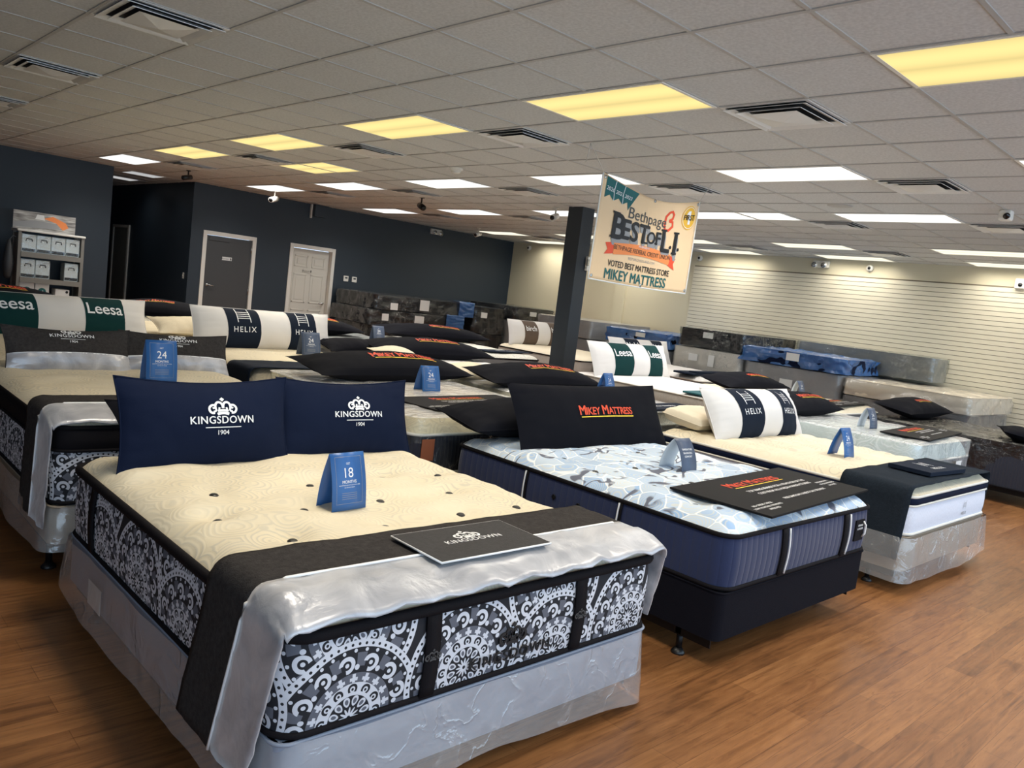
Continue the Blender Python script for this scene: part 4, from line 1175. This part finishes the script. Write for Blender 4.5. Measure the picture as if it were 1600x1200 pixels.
# ------------------------------------------------------------------ second row
# --- grey crown print bed at the near end
FX, FY, FW, FL = 1.0, 3.98, 1.52, 2.02
bed_frame('black metal bedstead under the bed with grey crown print pillows', FX, FY, FW, FL, .19)
box_spring('brown box spring in loose clear plastic under the tall patterned mattress', FX, FY, FW, FL, .19, .375, MT['boxtan'], 'box springs', MT['polyw'], dict(z0=-.03, amp=.022, out=.025, flare=.05, seed=52, freq=1.6))
F_, fzf = mattress('tall cream mattress with black band above a patterned border', FX, FY, FW, FL, .375, .80, .745, MT['creamtop'], MT['damask'], MT['tape'], 'mattresses on display', tuftq([(.4, .5), (1.1, .5), (.4, 1.1), (1.1, 1.1)], .016, .010, off=7), nx=40, ny=48, gusset=(.635, MT['tape'], MT['tape']))
fr = runner('grey and silver bed runner on the tall patterned mattress', FX, FW, 3.96, 4.40, .815, .27, .5, [('felt_panel', 4.18, 4.42, MT['greyfelt'], .004, .05), ('satin_panel', 3.955, 4.185, MT['satin'], .008, .05)], front=(4.08, 3.955, .022))
hung_piping(fr, FX, FW, 4.182, 3.96, .815, .27, .5, .05)
def grey_crown(label, w, loc, tilt, yaw, seed):
    return pillow(label, w, .34, .16, MT['greyfelt'], loc, tilt, yaw, 0, 'grey crown print pillows', vbands=[(-.97, -.12, MT['satin'], 'satin_panel'), (-.15, -.11, MT['print'], 'piping')],
                  prints=[(crest_logo(w * .34), .0, .085, MT['print'], None, 'lettering')], seed=seed, wr=.009)
grey_crown('grey and silver crown print pillow with no card before it', .76, (1.46, 5.58, .895), 66, 3, 54)
grey_crown('grey and silver crown print pillow behind the blue tent card', .74, (2.14, 5.61, .895), 66, -2, 58)
tent_card('blue tent card reading 24 in front of the grey crown print pillow', 1.83, 5.06, .80, .19, .26, 2, '24', .10)

# --- plastic covered bed behind the navy pillows
GX_, GY_, GW, GL = 2.98, 3.90, 1.52, 2.0
bed_frame('black metal bedstead under the plastic covered bed behind the navy pillows', GX_, GY_, GW, GL, .15)
box_spring('dark box spring under the plastic covered bed behind the navy pillows', GX_, GY_, GW, GL, .15, .40, MT['boxdark'], 'box springs')
G_, gzf = mattress('cream topped dark mattress in clear plastic behind the navy pillows', GX_, GY_, GW, GL, .40, .77, .665, MT['creamtop2'], MT['blackside'], MT['whitetape'], 'mattresses on display', tuftq([], 0, .012, 3, 7), nx=36, ny=44)
mk('kraft_band', boxes((.06, .16, -.016, -.013, .10, .24)), MT['kraft'], G_, smooth=False)
film(G_, GW, GL, -.26, .378, MT['polyc'], amp=.022, seed=61, topmat=MT['polytop'])
store_pillow('black store pillow lying across the plastic covered bed with a 24 card', 1.66, 0.52, 0.25, (3.86, 5.52, 0.880), 8, 5, 0, .42, -.09, .10, 63)
sign_board('black store board at the foot of the plastic covered bed', 3.76, 4.32, .792, 1.12, .48, 6)
tent_card('blue tent card reading 24 standing on the plastic covered bed', 3.80, 4.87, .785, .165, .20, -4, '24', .13)

# --- bed beyond, cream roll corner
KX, KY, KW, KL = 4.74, 3.95, 1.54, 1.95
bed_frame('black metal bedstead under the cream bed behind the blue bed', KX, KY, KW, KL, .15)
box_spring('dark box spring under the cream bed behind the blue bed', KX, KY, KW, KL, .15, .40, MT['boxdark'], 'box springs')
K_, kzf = mattress('cream quilted mattress in clear plastic behind the blue patterned bed', KX, KY, KW, KL, .40, .765, .66, MT['greytop'], MT['greyfab'], MT['whitetape'], 'mattresses on display', tuftq([], 0, .012, 3, 7, 5), nx=34, ny=40)
film(K_, KW, KL, -.02, .375, MT['polyc'], amp=.016, seed=66, topmat=MT['polytop'])
store_pillow('black store pillow lying on the cream bed in front of the pillar', 1.44, 0.5, 0.25, (5.38, 5.25, 0.870), 8, -2, 0, .42, -.09, .1, 67)
pillow('cream pillow lying at the head of the cream bed by the pillar', .62, .38, .15, MT['creamfab'], (4.98, 5.72, .845), 10, 12, 0, seed=68)
tent_card('small blue tent card reading 24 beside the store pillow by the pillar', 6.06, 4.94, .778, .15, .19, 4, '24', .12)
sign_board('dark board with pale wording at the foot of the cream bed', 5.84, 4.10, .785, .90, .26, 4, MT['helixfab'], 'plainword')

# --- white foam bed with green banded pillow
MX, MY, MW, ML = 7.20, 4.40, 1.54, 2.0
bed_frame('black metal bedstead under the white foam bed with green banded pillow', MX, MY, MW, ML, .15)
box_spring('grey box spring under the white foam bed with green banded pillow', MX, MY, MW, ML, .15, .60, MT['greyfab'], 'box springs')
M_, mzf = mattress('white foam mattress with grey striped side behind the banded pillow', MX, MY, MW, ML, .60, .80, .775, MT['whitefab'], MT['streakside'], MT['whitetape'], 'mattresses on display', lambda x, y: .001 * nz(x, y, 0, 5), nx=24, ny=28, wtape=.008)
mk('dark_base_line', tube([(x, y, .006) for x, y in rr(-.006, MW + .006, -.006, ML + .006, .09)], .012, 6, True), MT['tape'], M_)
def leesa_pillow(label, w, h, t, loc, tilt, yaw, seed, fab='greenfab', word='Leesa', group='white pillows with green bands'):
    L = txt(word, w * .085, 0, 0, .012)
    return pillow(label, w, h, t, MT['whitefab'], loc, tilt, yaw, 0, group, bands=[(-.58, -.14, MT[fab]), (.30, .72, MT[fab])],
                  prints=[(L, -.36 * w / 2, .02, MT['print'], 0, 'lettering'), (L, .51 * w / 2, .02, MT['print'], 1, 'lettering')], seed=seed, pinch=(.03, .04), p=(.5, .55))
leesa_pillow('white pillow with two green bands on the white foam bed by the pillar', 1.62, .46, .26, (8.0, 6.18, .975), 66, 2, 71)
o = thing('bed_sheet', 'folded teal sheet lying across the foot of the white foam bed', 'folded cloth', (7.76, 4.72, .803), None, (0, 0, radians(4)))
mk('cloth', boxes((-.55, .55, -.14, .14, 0, .02)), MT['tealfab'], o, smooth=False, bevel=.006); mk('fold', boxes((-.35, .5, -.05, .05, .02, .032)), MT['tealfab'], o, smooth=False, bevel=.005)

# --- bed beyond the pale blue one
NX, NY, NW, NL = 9.05, 4.06, 1.56, 1.9
bed_frame('black metal bedstead under the ivory bed behind the pale blue one', NX, NY, NW, NL, .15)
box_spring('dark box spring under the ivory bed behind the pale blue one', NX, NY, NW, NL, .15, .40, MT['boxdark'], 'box springs')
mattress('ivory mattress behind the pale blue bed, with a store pillow and board', NX, NY, NW, NL, .40, .755, .68, MT['creamtop2'], MT['greyfab'], MT['whitetape'], 'mattresses on display', tuftq([], 0, .008, 3, 6, 9), nx=24, ny=30)
store_pillow('black store pillow on the ivory bed before the grey stacked mattresses', 1.5, 0.5, 0.25, (9.42, 5.35, 0.860), 8, -2, 0, .30, -.09, .1, 75)
sign_board('black store board at the foot of the ivory bed behind the pale blue one', 9.98, 4.32, .768, 1.05, .36, 5)
tent_card('dark blue tent card on the ivory bed behind the pale blue one', 10.18, 5.0, .757, .14, .19, -4, '24', .13, MT['cardgrey'], True)

# ------------------------------------------------------------------ rows behind
def bed(desc, short, x, y, w, l, z0, z1, tape, top, side, tapem, q=None, base='boxdark', gus=None, **kw):
    bed_frame(f'black metal bedstead under the {short}', x, y, w, l, .15)
    box_spring(f'box spring under the {short}', x, y, w, l, .15, z0, MT[base], 'box springs')
    return mattress(f'{desc}', x, y, w, l, z0, z1, tape, MT[top], MT[side], MT[tapem], 'mattresses on display', q or tuftq([], 0, .007, 3, 6, x), nx=26, ny=32, gusset=gus, **kw)[0]
# slate banded pillow bed
bed('cream mattress with beige side under the slate banded pillow by the doors', 'cream bed with slate banded pillow by the doors', 2.95, 6.10, 1.66, 1.95, .40, .745, .60, 'creamtop2', 'beigefab', 'beigefab', tuftq([], 0, .010, 3, 6), gus=(.52, MT['creamfab'], MT['beigefab']))
runner('charcoal felt bed runner over the cream bed beside the dark door', 2.95, 1.66, 6.11, 6.55, .755, .34, .45, [('felt_panel', 6.11, 6.56, MT['helixfab'], .005, .03)])
helix_pillow('long white pillow with two slate bands in front of the dark door', 1.62, .43, .28, (3.84, 7.74, .93), 74, 6, 81)
tent_card('dark blue tent card standing before the slate banded pillow by the doors', 4.07, 7.22, .75, .20, .235, -4, '24', .14, MT['cardgrey'])
# green banded pillow at the near end
bed('white mattress with green edge band behind the grey crown print bed', 'green edged bed behind the grey crown print bed', 1.12, 6.45, 1.64, 2.05, .42, .735, .66, 'creamtop2', 'beigefab', 'whitetape', gus=(.56, MT['greenfab'], MT['whitetape']))
leesa_pillow('long white pillow with two green bands behind the grey crown print pillows', 1.86, .42, .27, (1.92, 8.12, .90), 70, 9, 84)
# white bed before the grey striped one
bed('white mattress with a dark board and several cushions before the pillar', 'white bed with board and cushions before the pillar', 4.86, 5.98, 1.80, 1.95, .40, .75, .68, 'whitefab', 'greyfab', 'tape')
store_pillow('black store pillow lying on the white mattress beyond the 24 card bed', 1.66, 0.52, 0.25, (5.82, 7.50, 0.855), 8, -2, 0, .36, -.09, .05, 87)
sign_board('black store board lying across the white mattress foot near the pillar', 5.75, 6.20, .762, 1.0, .42, 6)
pillow('small cream pillow beside the pleated black cushion on the white mattress', .55, .34, .14, MT['creamfab'], (5.12, 7.20, .82), 10, 14, 0, seed=88)
pillow('black pleated cushion between the slate banded pillow and the store pillow', .85, .36, .16, MT['blackfab'], (4.86, 7.66, .825), 14, 8, 0, seed=89)
# grey striped bed
bed('grey striped mattress before the dark wrapped stack', 'grey striped mattress', 4.98, 8.25, 1.64, 2.05, .42, .765, .70, 'stripetop', 'greyfab', 'tape')
store_pillow('black store pillow lying on the grey striped mattress', 1.6, 0.52, 0.25, (5.35, 9.62, 0.880), 8, 4, 0, .42, -.09, .1, 91)
tent_card('dark blue tent card on the grey striped mattress', 6.18, 9.15, .77, .17, .20, -6, '24', .13, MT['cardgrey'])
bed('white mattress with store pillow in front of the blue bagged stack', 'white bed before the blue bagged stack', 6.86, 8.22, 1.62, 2.05, .42, .765, .70, 'greytop', 'greyfab', 'tape')
store_pillow('black store pillow in front of the blue bagged dark stack', 2, 0.54, 0.25, (7.68, 9.85, 0.880), 8, -2, 0, .28, -.09, .15, 93)
sign_board('dark board lying on the white mattress beside the pillar', 7.98, 8.48, .778, .95, .26, 4, MT['helixfab'], 'plainword')
# brown banded pillow bed
bed('cream mattress with layered side behind the pillar', 'cream bed behind the pillar', 9.75, 8.55, 1.62, 2.05, .42, .755, .68, 'creamfab', 'streakside', 'tape')
leesa_pillow('white pillow with two brown bands behind the pillar', 1.62, .46, .26, (10.55, 10.40, .965), 76, 4, 95, 'brownfab', 'birch', 'white pillows with brown bands')
# bed with dark banded pillow by grey stacks
bed('white mattress with a navy sheet before the grey stacked mattresses', 'white bed with a navy sheet', 10.0, 6.42, 1.56, 2.05, .40, .765, .70, 'whitefab', 'greyfab', 'whitetape')
leesa_pillow('white pillow with two navy bands before the blue bagged mattress', 1.50, .42, .24, (10.86, 8.22, .945), 66, -4, 97, 'helixfab', 'Nolah', 'white pillows with navy bands')
o = thing('bed_sheet', 'folded navy sheet lying across the white mattress before the stacks', 'folded cloth', (10.55, 6.72, .775), None, (0, 0, radians(3)))
mk('cloth', boxes((-.62, .62, -.17, .17, 0, .03)), MT['helixfab'], o, smooth=False, bevel=.008); mk('fold', boxes((-.5, .6, -.16, -.02, .03, .055)), MT['helixfab'], o, smooth=False, bevel=.008)
# far side by the rack and corridor
bed('ivory mattress under the small cream pillow with a green band', 'ivory bed with the small green banded pillow', 2.92, 8.20, 1.64, 2.05, .42, .75, .68, 'creamtop2', 'beigefab', 'tape')
pillow('small cream pillow with a green band by the corridor', .95, .36, .20, MT['creamfab'], (3.48, 8.62, .845), 22, 4, 0, bands=[(.05, .8, MT['greenfab'])], seed=98)
T_ = bed('silver plastic covered mattress close to the dark corridor', 'plastic covered bed close to the dark corridor', 3.0, 10.45, 1.62, 2.0, .42, .75, .68, 'greytop', 'greyfab', 'tape')
film(T_, 1.62, 2.0, -.02, .345, MT['polyw'], amp=.02, seed=101)
store_pillow('black store pillow lying tilted close to the dark corridor', 1.15, 0.52, 0.25, (3.88, 10.72, 0.865), 8, -24, 0, .40, -.09, -.1, 102)
bed('pale mattress before the bedding rack', 'pale bed before the bedding rack', .95, 9.55, 1.62, 2.0, .42, .765, .70, 'greytop', 'greyfab', 'tape')
store_pillow('black store pillow lying before the bedding rack', 1.55, 0.48, 0.25, (1.95, 10.95, 0.880), 8, 4, 0, .5, -.09, .0, 104)

# ------------------------------------------------------------------ stacks of wrapped mattresses
G1 = 'dark wrapped mattresses stacked by the dark wall'
lbl = (('y', .30, .11, .20, .16), ('y', .95, .09, .24, .22))
wrapped('dark wrapped mattress at the bottom of the stack by the dark wall', 8.95, 11.45, 13.5, 15.0, .30, .68, MT['blackfab'], MT['polyc'], G1, (), seed=111)
wrapped('dark wrapped mattress in the middle of the stack by the dark wall', 8.86, 11.35, 13.5, 15.0, .69, 1.0, MT['blackfab'], MT['polyc'], G1, (('y', .30, .10, .16, .14), ('y', 1.12, .03, .24, .22)), seed=112, bagend=(1.95, 2.45, MT['polyblue'], 'y'))
wrapped('dark wrapped mattress at the top of the stack by the dark wall', 8.98, 11.55, 13.5, 15.0, 1.01, 1.31, MT['blackfab'], MT['polyc'], G1, (('y', .36, .01, .18, .14), ('y', 1.10, .05, .24, .22)), seed=113, bagend=(2.15, 2.58, MT['polyblue'], 'y'))
t = thing('stack_base', 'low black platform under the stack by the dark wall', 'platform', (8.9, 13.55, 0)); mk('platform', boxes((0, 2.5, 0, 1.4, 0, .295)), MT['boxdark'], t, smooth=False)
G2 = 'dark wrapped mattresses beside the blue bag'
wrapped('plain dark mattress at the bottom beside the blue bags', 11.62, 12.62, 13.5, 15.0, .0, .66, MT['boxdark'], MT['polyc'], G2, (), seed=114)
wrapped('plain dark mattress on top beside the blue bags, with a white label', 11.62, 12.60, 13.5, 15.0, .67, 1.27, MT['blackfab'], MT['polyc'], G2, (('y', .18, .36, .18, .12),), seed=115)
wrapped('hazy grey wrapped mattress under the open black box in the far corner', 12.66, 14.0, 13.3, 15.0, .0, 1.02, MT['greyfab'], MT['polyw'], None, (), seed=116)
wrapped('black boxed mattress in clear film on top in the far corner', 12.68, 14.0, 13.3, 15.0, 1.04, 1.37, MT['blackfab'], MT['polyc'], None, (('y', .45, .14, .22, .10),), seed=117)
# along the slat wall
G3 = 'grey wrapped mattresses by the cream corner'
wrapped('hazy grey wrapped mattress at the bottom of the corner stack behind the pillar', 12.0, 13.95, 10.35, 11.9, .02, .92, MT['greyfab'], MT['polyw'], G3, (), seed=121)
wrapped('hazy grey wrapped mattress on top of the corner stack behind the pillar', 12.0, 13.95, 10.35, 11.9, .94, 1.30, MT['greyfab'], MT['polyw'], G3, (), seed=122)
wrapped('hazy grey wrapped mattress under the blue bagged one behind the banded pillow', 12.0, 13.95, 8.45, 10.0, .02, .96, MT['greyfab'], MT['polyw'], None, (), seed=123)
wrapped('black mattress in blue plastic behind the navy banded pillow', 11.96, 13.9, 8.42, 9.95, .98, 1.25, MT['blackfab'], MT['polyblue'], None, (('x', .55, .16, .22, .08),), seed=124, amp=.035, bagend=(.05, 1.5, MT['polyblue'], 'x') if False else None)
G4 = 'wrapped mattresses stacked at the end of the slats'
wrapped('patterned grey wrapped mattress at the bottom of the stack at the slats end', 12.0, 13.95, 7.0, 8.35, .02, .70, MT['greyfab'], MT['polyc'], G4, (), seed=125)
wrapped('patterned grey wrapped mattress in the middle of the stack, with two labels', 11.98, 13.9, 6.98, 8.35, .71, 1.10, MT['greytop'], MT['polyw'], G4, (('x', .48, .10, .12, .2), ('x', .82, .16, .18, .12)), seed=126)
wrapped('dark wrapped mattress on top of the stack at the slats end', 12.0, 13.9, 6.98, 8.28, 1.11, 1.44, MT['blackfab'], MT['polyc'], G4, (('x', .58, .18, .20, .10),), seed=127)
wrapped('thick grey wrapped mattress under the blue plastic one by the slats', 12.0, 13.95, 5.25, 6.9, .02, 1.02, MT['greyfab'], MT['polyw'], None, (('x', .75, .66, .22, .14),), seed=128)
wrapped('mattress in bright blue plastic by the slat wall', 11.94, 13.3, 5.22, 6.95, 1.03, 1.27, MT['navyfab'], MT['polyblue'], None, (('x', .70, .10, .22, .12),), seed=129, amp=.045)
wrapped('long grey box in film standing behind the blue plastic mattress', 13.32, 13.98, 4.40, 6.7, 1.06, 1.45, MT['greyfab'], MT['polyc'], None, (), seed=130)
wrapped('dark wrapped mattress under the cream one at the front of the slat wall', 12.0, 13.95, 3.45, 5.18, .02, .74, MT['boxdark'], MT['polyw'], None, (), seed=131)
wrapped('cream mattress in hazy plastic on top at the front of the slat wall', 11.98, 13.95, 3.40, 5.2, .75, 1.0, MT['creamfab'], MT['polyw'], None, (), seed=132, amp=.03)

# ------------------------------------------------------------------ bedding rack by the dark wall
RX, RY, RW = 2.95, 14.45, .94
rk = thing('display_rack', 'grey metal bedding rack with shelves against the dark wall', 'display rack', (RX, RY, 0))
RG = plain('rack_grey', S(126, 122, 114), .5)
for x_ in (0, RW - .045): mk('upright', boxes((x_, x_ + .045, 0, .05, 0, 1.68), (x_, x_ + .045, .38, .43, 0, 1.68), (x_ + .018, x_ + .026, .05, .38, .1, 1.64)), RG, rk, smooth=False)
mk('back_panel', boxes((.04, RW - .04, .42, .43, .1, 1.66)), MT['navywall'], rk, smooth=False)
for zz in (.16, .56, .94, 1.34): mk('shelf', boxes((.045, RW - .045, 0, .42, zz - .02, zz), (.045, RW - .045, -.012, 0, zz - .07, zz + .01)), RG, rk, smooth=False)
mk('top_cap', boxes((-.02, RW + .01, -.02, .43, 1.665, 1.70)), MT['white'], rk, smooth=False, bevel=.008)
sp = thing('poster', 'printed sign showing grey bedding and an orange pillow on top of the rack', 'poster', (RX - .06, RY + .12, 1.70), None, (0, 0, 0))
mk('card', boxes((0, .88, 0, .012, 0, .285)), MT['poster'], sp, smooth=False)
mk('orange_pillow', ([(x, -.002, y) for x, y in ((.42, .20), (.55, .25), (.74, .17), (.78, .10), (.70, .05), (.60, .15))], [(0, 1, 2, 3, 4, 5)]), MT['orange'], sp, smooth=False)
mk('pale_pillow', ([(x, -.002, y) for x, y in ((.30, .18), (.33, .255), (.42, .25), (.44, .17))], [(0, 1, 2, 3)]), MT['paper'], sp, smooth=False)
mk('grey_fold', ([(x, -.0015, y) for x, y in ((.0, .10), (.30, .16), (.60, .14), (.66, .06), (.3, .04), (0, .03))], [(0, 1, 2, 3, 4, 5)]), MT['printgrey'], sp, smooth=False)
def pack(label, x, z, w, h, style, group):
    t = thing('bedding_package', label, 'bedding package', (RX + x, RY + .03, z), group)
    mk('pack_body', boxes((0, w, 0, .24, 0, h)), MT['paper'], t, smooth=False, bevel=.012)
    if style == 'dark':
        mk('label_strip', boxes((.008, w - .008, -.003, .001, .015, .06)), MT['printblack'], t, smooth=False)
        mk('handle_print', tube([(w * .28, -.002, h * .62), (w * .32, -.003, h * .76), (w * .68, -.003, h * .76), (w * .72, -.002, h * .62)], .008, 6), MT['doorgrey'], t)
        mk('shrink_film', boxes((-.003, w + .003, -.006, .242, .0, h + .004)), MT['polyc'], t, smooth=False)
    elif style == 'teal':
        mk('round_mark', lathe([(.056, 0), (.056, -.004), (.04, -.005)], 24, (w / 2, 0, h * .55), 'y'), MT['teal'], t)
        mk('mark_motif', ([(w / 2 - .02, -.007, h * .50), (w / 2 + .02, -.007, h * .54), (w / 2 + .01, -.007, h * .62)], [(0, 1, 2)]), MT['print'], t, smooth=False)
    else:
        mk('small_print', boxes((.03, .12, -.003, .001, .05, .08)), MT['printgrey'], t, smooth=False); mk('tree_mark', lathe([(.022, 0), (.02, -.003)], 8, (w - .04, 0, h - .04), 'y'), MT['printblack'], t)
    return t
SG = 'white bedding packages on the rack'
for k, s in enumerate(('first', 'second', 'third', 'fourth')): pack(f'white package with dark strip on the top shelf, {s} from the shop side edge', .055 + .207 * k, 1.345, .200, .28, 'dark', SG)
for k, s in ((0, 'at the outer end of the middle shelf'), (1, 'on the middle shelf next to the empty gap'), (3, 'alone past the gap on the middle shelf')): pack(f'white package with dark strip {s}', .055 + .207 * k, .945, .200, .29, 'dark', SG)
for k, s in ((0, 'at the outer end of the lower shelf'), (1, 'second on the lower shelf')): pack(f'white package with round teal mark {s}', .055 + .215 * k, .565, .205, .33, 'teal', SG)
pack('small white carton with tree mark on the lower shelf', .56, .565, .21, .24, 'plain', SG)
t = thing('shopping_bag', 'grey plastic bag hanging on the outer side of the rack', 'bag', (RX - .10, RY + .1, .9)); mk('bag_body', lathe([(.02, .62), (.05, .5), (.08, .25), (.06, .05), (.02, .0)], 12), MT['doorgrey'], t); mk('bag_loop', tube([(.0, 0, .61), (.05, 0, .68), (.09, 0, .66)], .006, 6), MT['printgrey'], t)

# ------------------------------------------------------------------ daylight and camera
W = bpy.data.worlds.new('daylight'); SC.world = W; W.use_nodes = True
bg = W.node_tree.nodes['Background']; bg.inputs[0].default_value = (.58, .78, 1.0, 1); bg.inputs[1].default_value = 3.4
P = bpy.data.lights.new('window_portal', 'AREA'); P.shape = 'RECTANGLE'; P.size = X1 - X0; P.size_y = 2.5; P.cycles.is_portal = True
po = bpy.data.objects.new('window_portal', P); COL.objects.link(po); po.location = ((X0 + X1) / 2, YF - .2, 1.5); po.rotation_euler = (radians(90), 0, 0)
cam = bpy.data.cameras.new('camera'); co_ = bpy.data.objects.new('camera', cam); COL.objects.link(co_)
cam.sensor_width = 36; cam.sensor_fit = 'HORIZONTAL'; cam.lens = 1238.58 / 1600 * 36; cam.clip_start = .05
yaw, pit, rol = radians(45.96), radians(-6.29), radians(-7.08)
fw = Vector((cos(yaw) * cos(pit), sin(yaw) * cos(pit), sin(pit))); r0 = Vector((sin(yaw), -cos(yaw), 0)); d0 = fw.cross(r0)
rt = cos(rol) * r0 + sin(rol) * d0; dn = -sin(rol) * r0 + cos(rol) * d0
m = Matrix((rt, -dn, -fw)).transposed().to_4x4(); m.translation = Vector((0, 0, H)); co_.matrix_world = m
SC.camera = co_
SC.view_settings.view_transform = 'Standard'; SC.view_settings.look = 'None'; SC.view_settings.exposure = 0.0; SC.view_settings.gamma = 1.0
SC.view_settings.use_curve_mapping = False
SC.cycles.transparent_max_bounces = 16; SC.cycles.max_bounces = 8; SC.cycles.use_denoising = True
SC.cycles.sample_clamp_indirect = 6.0
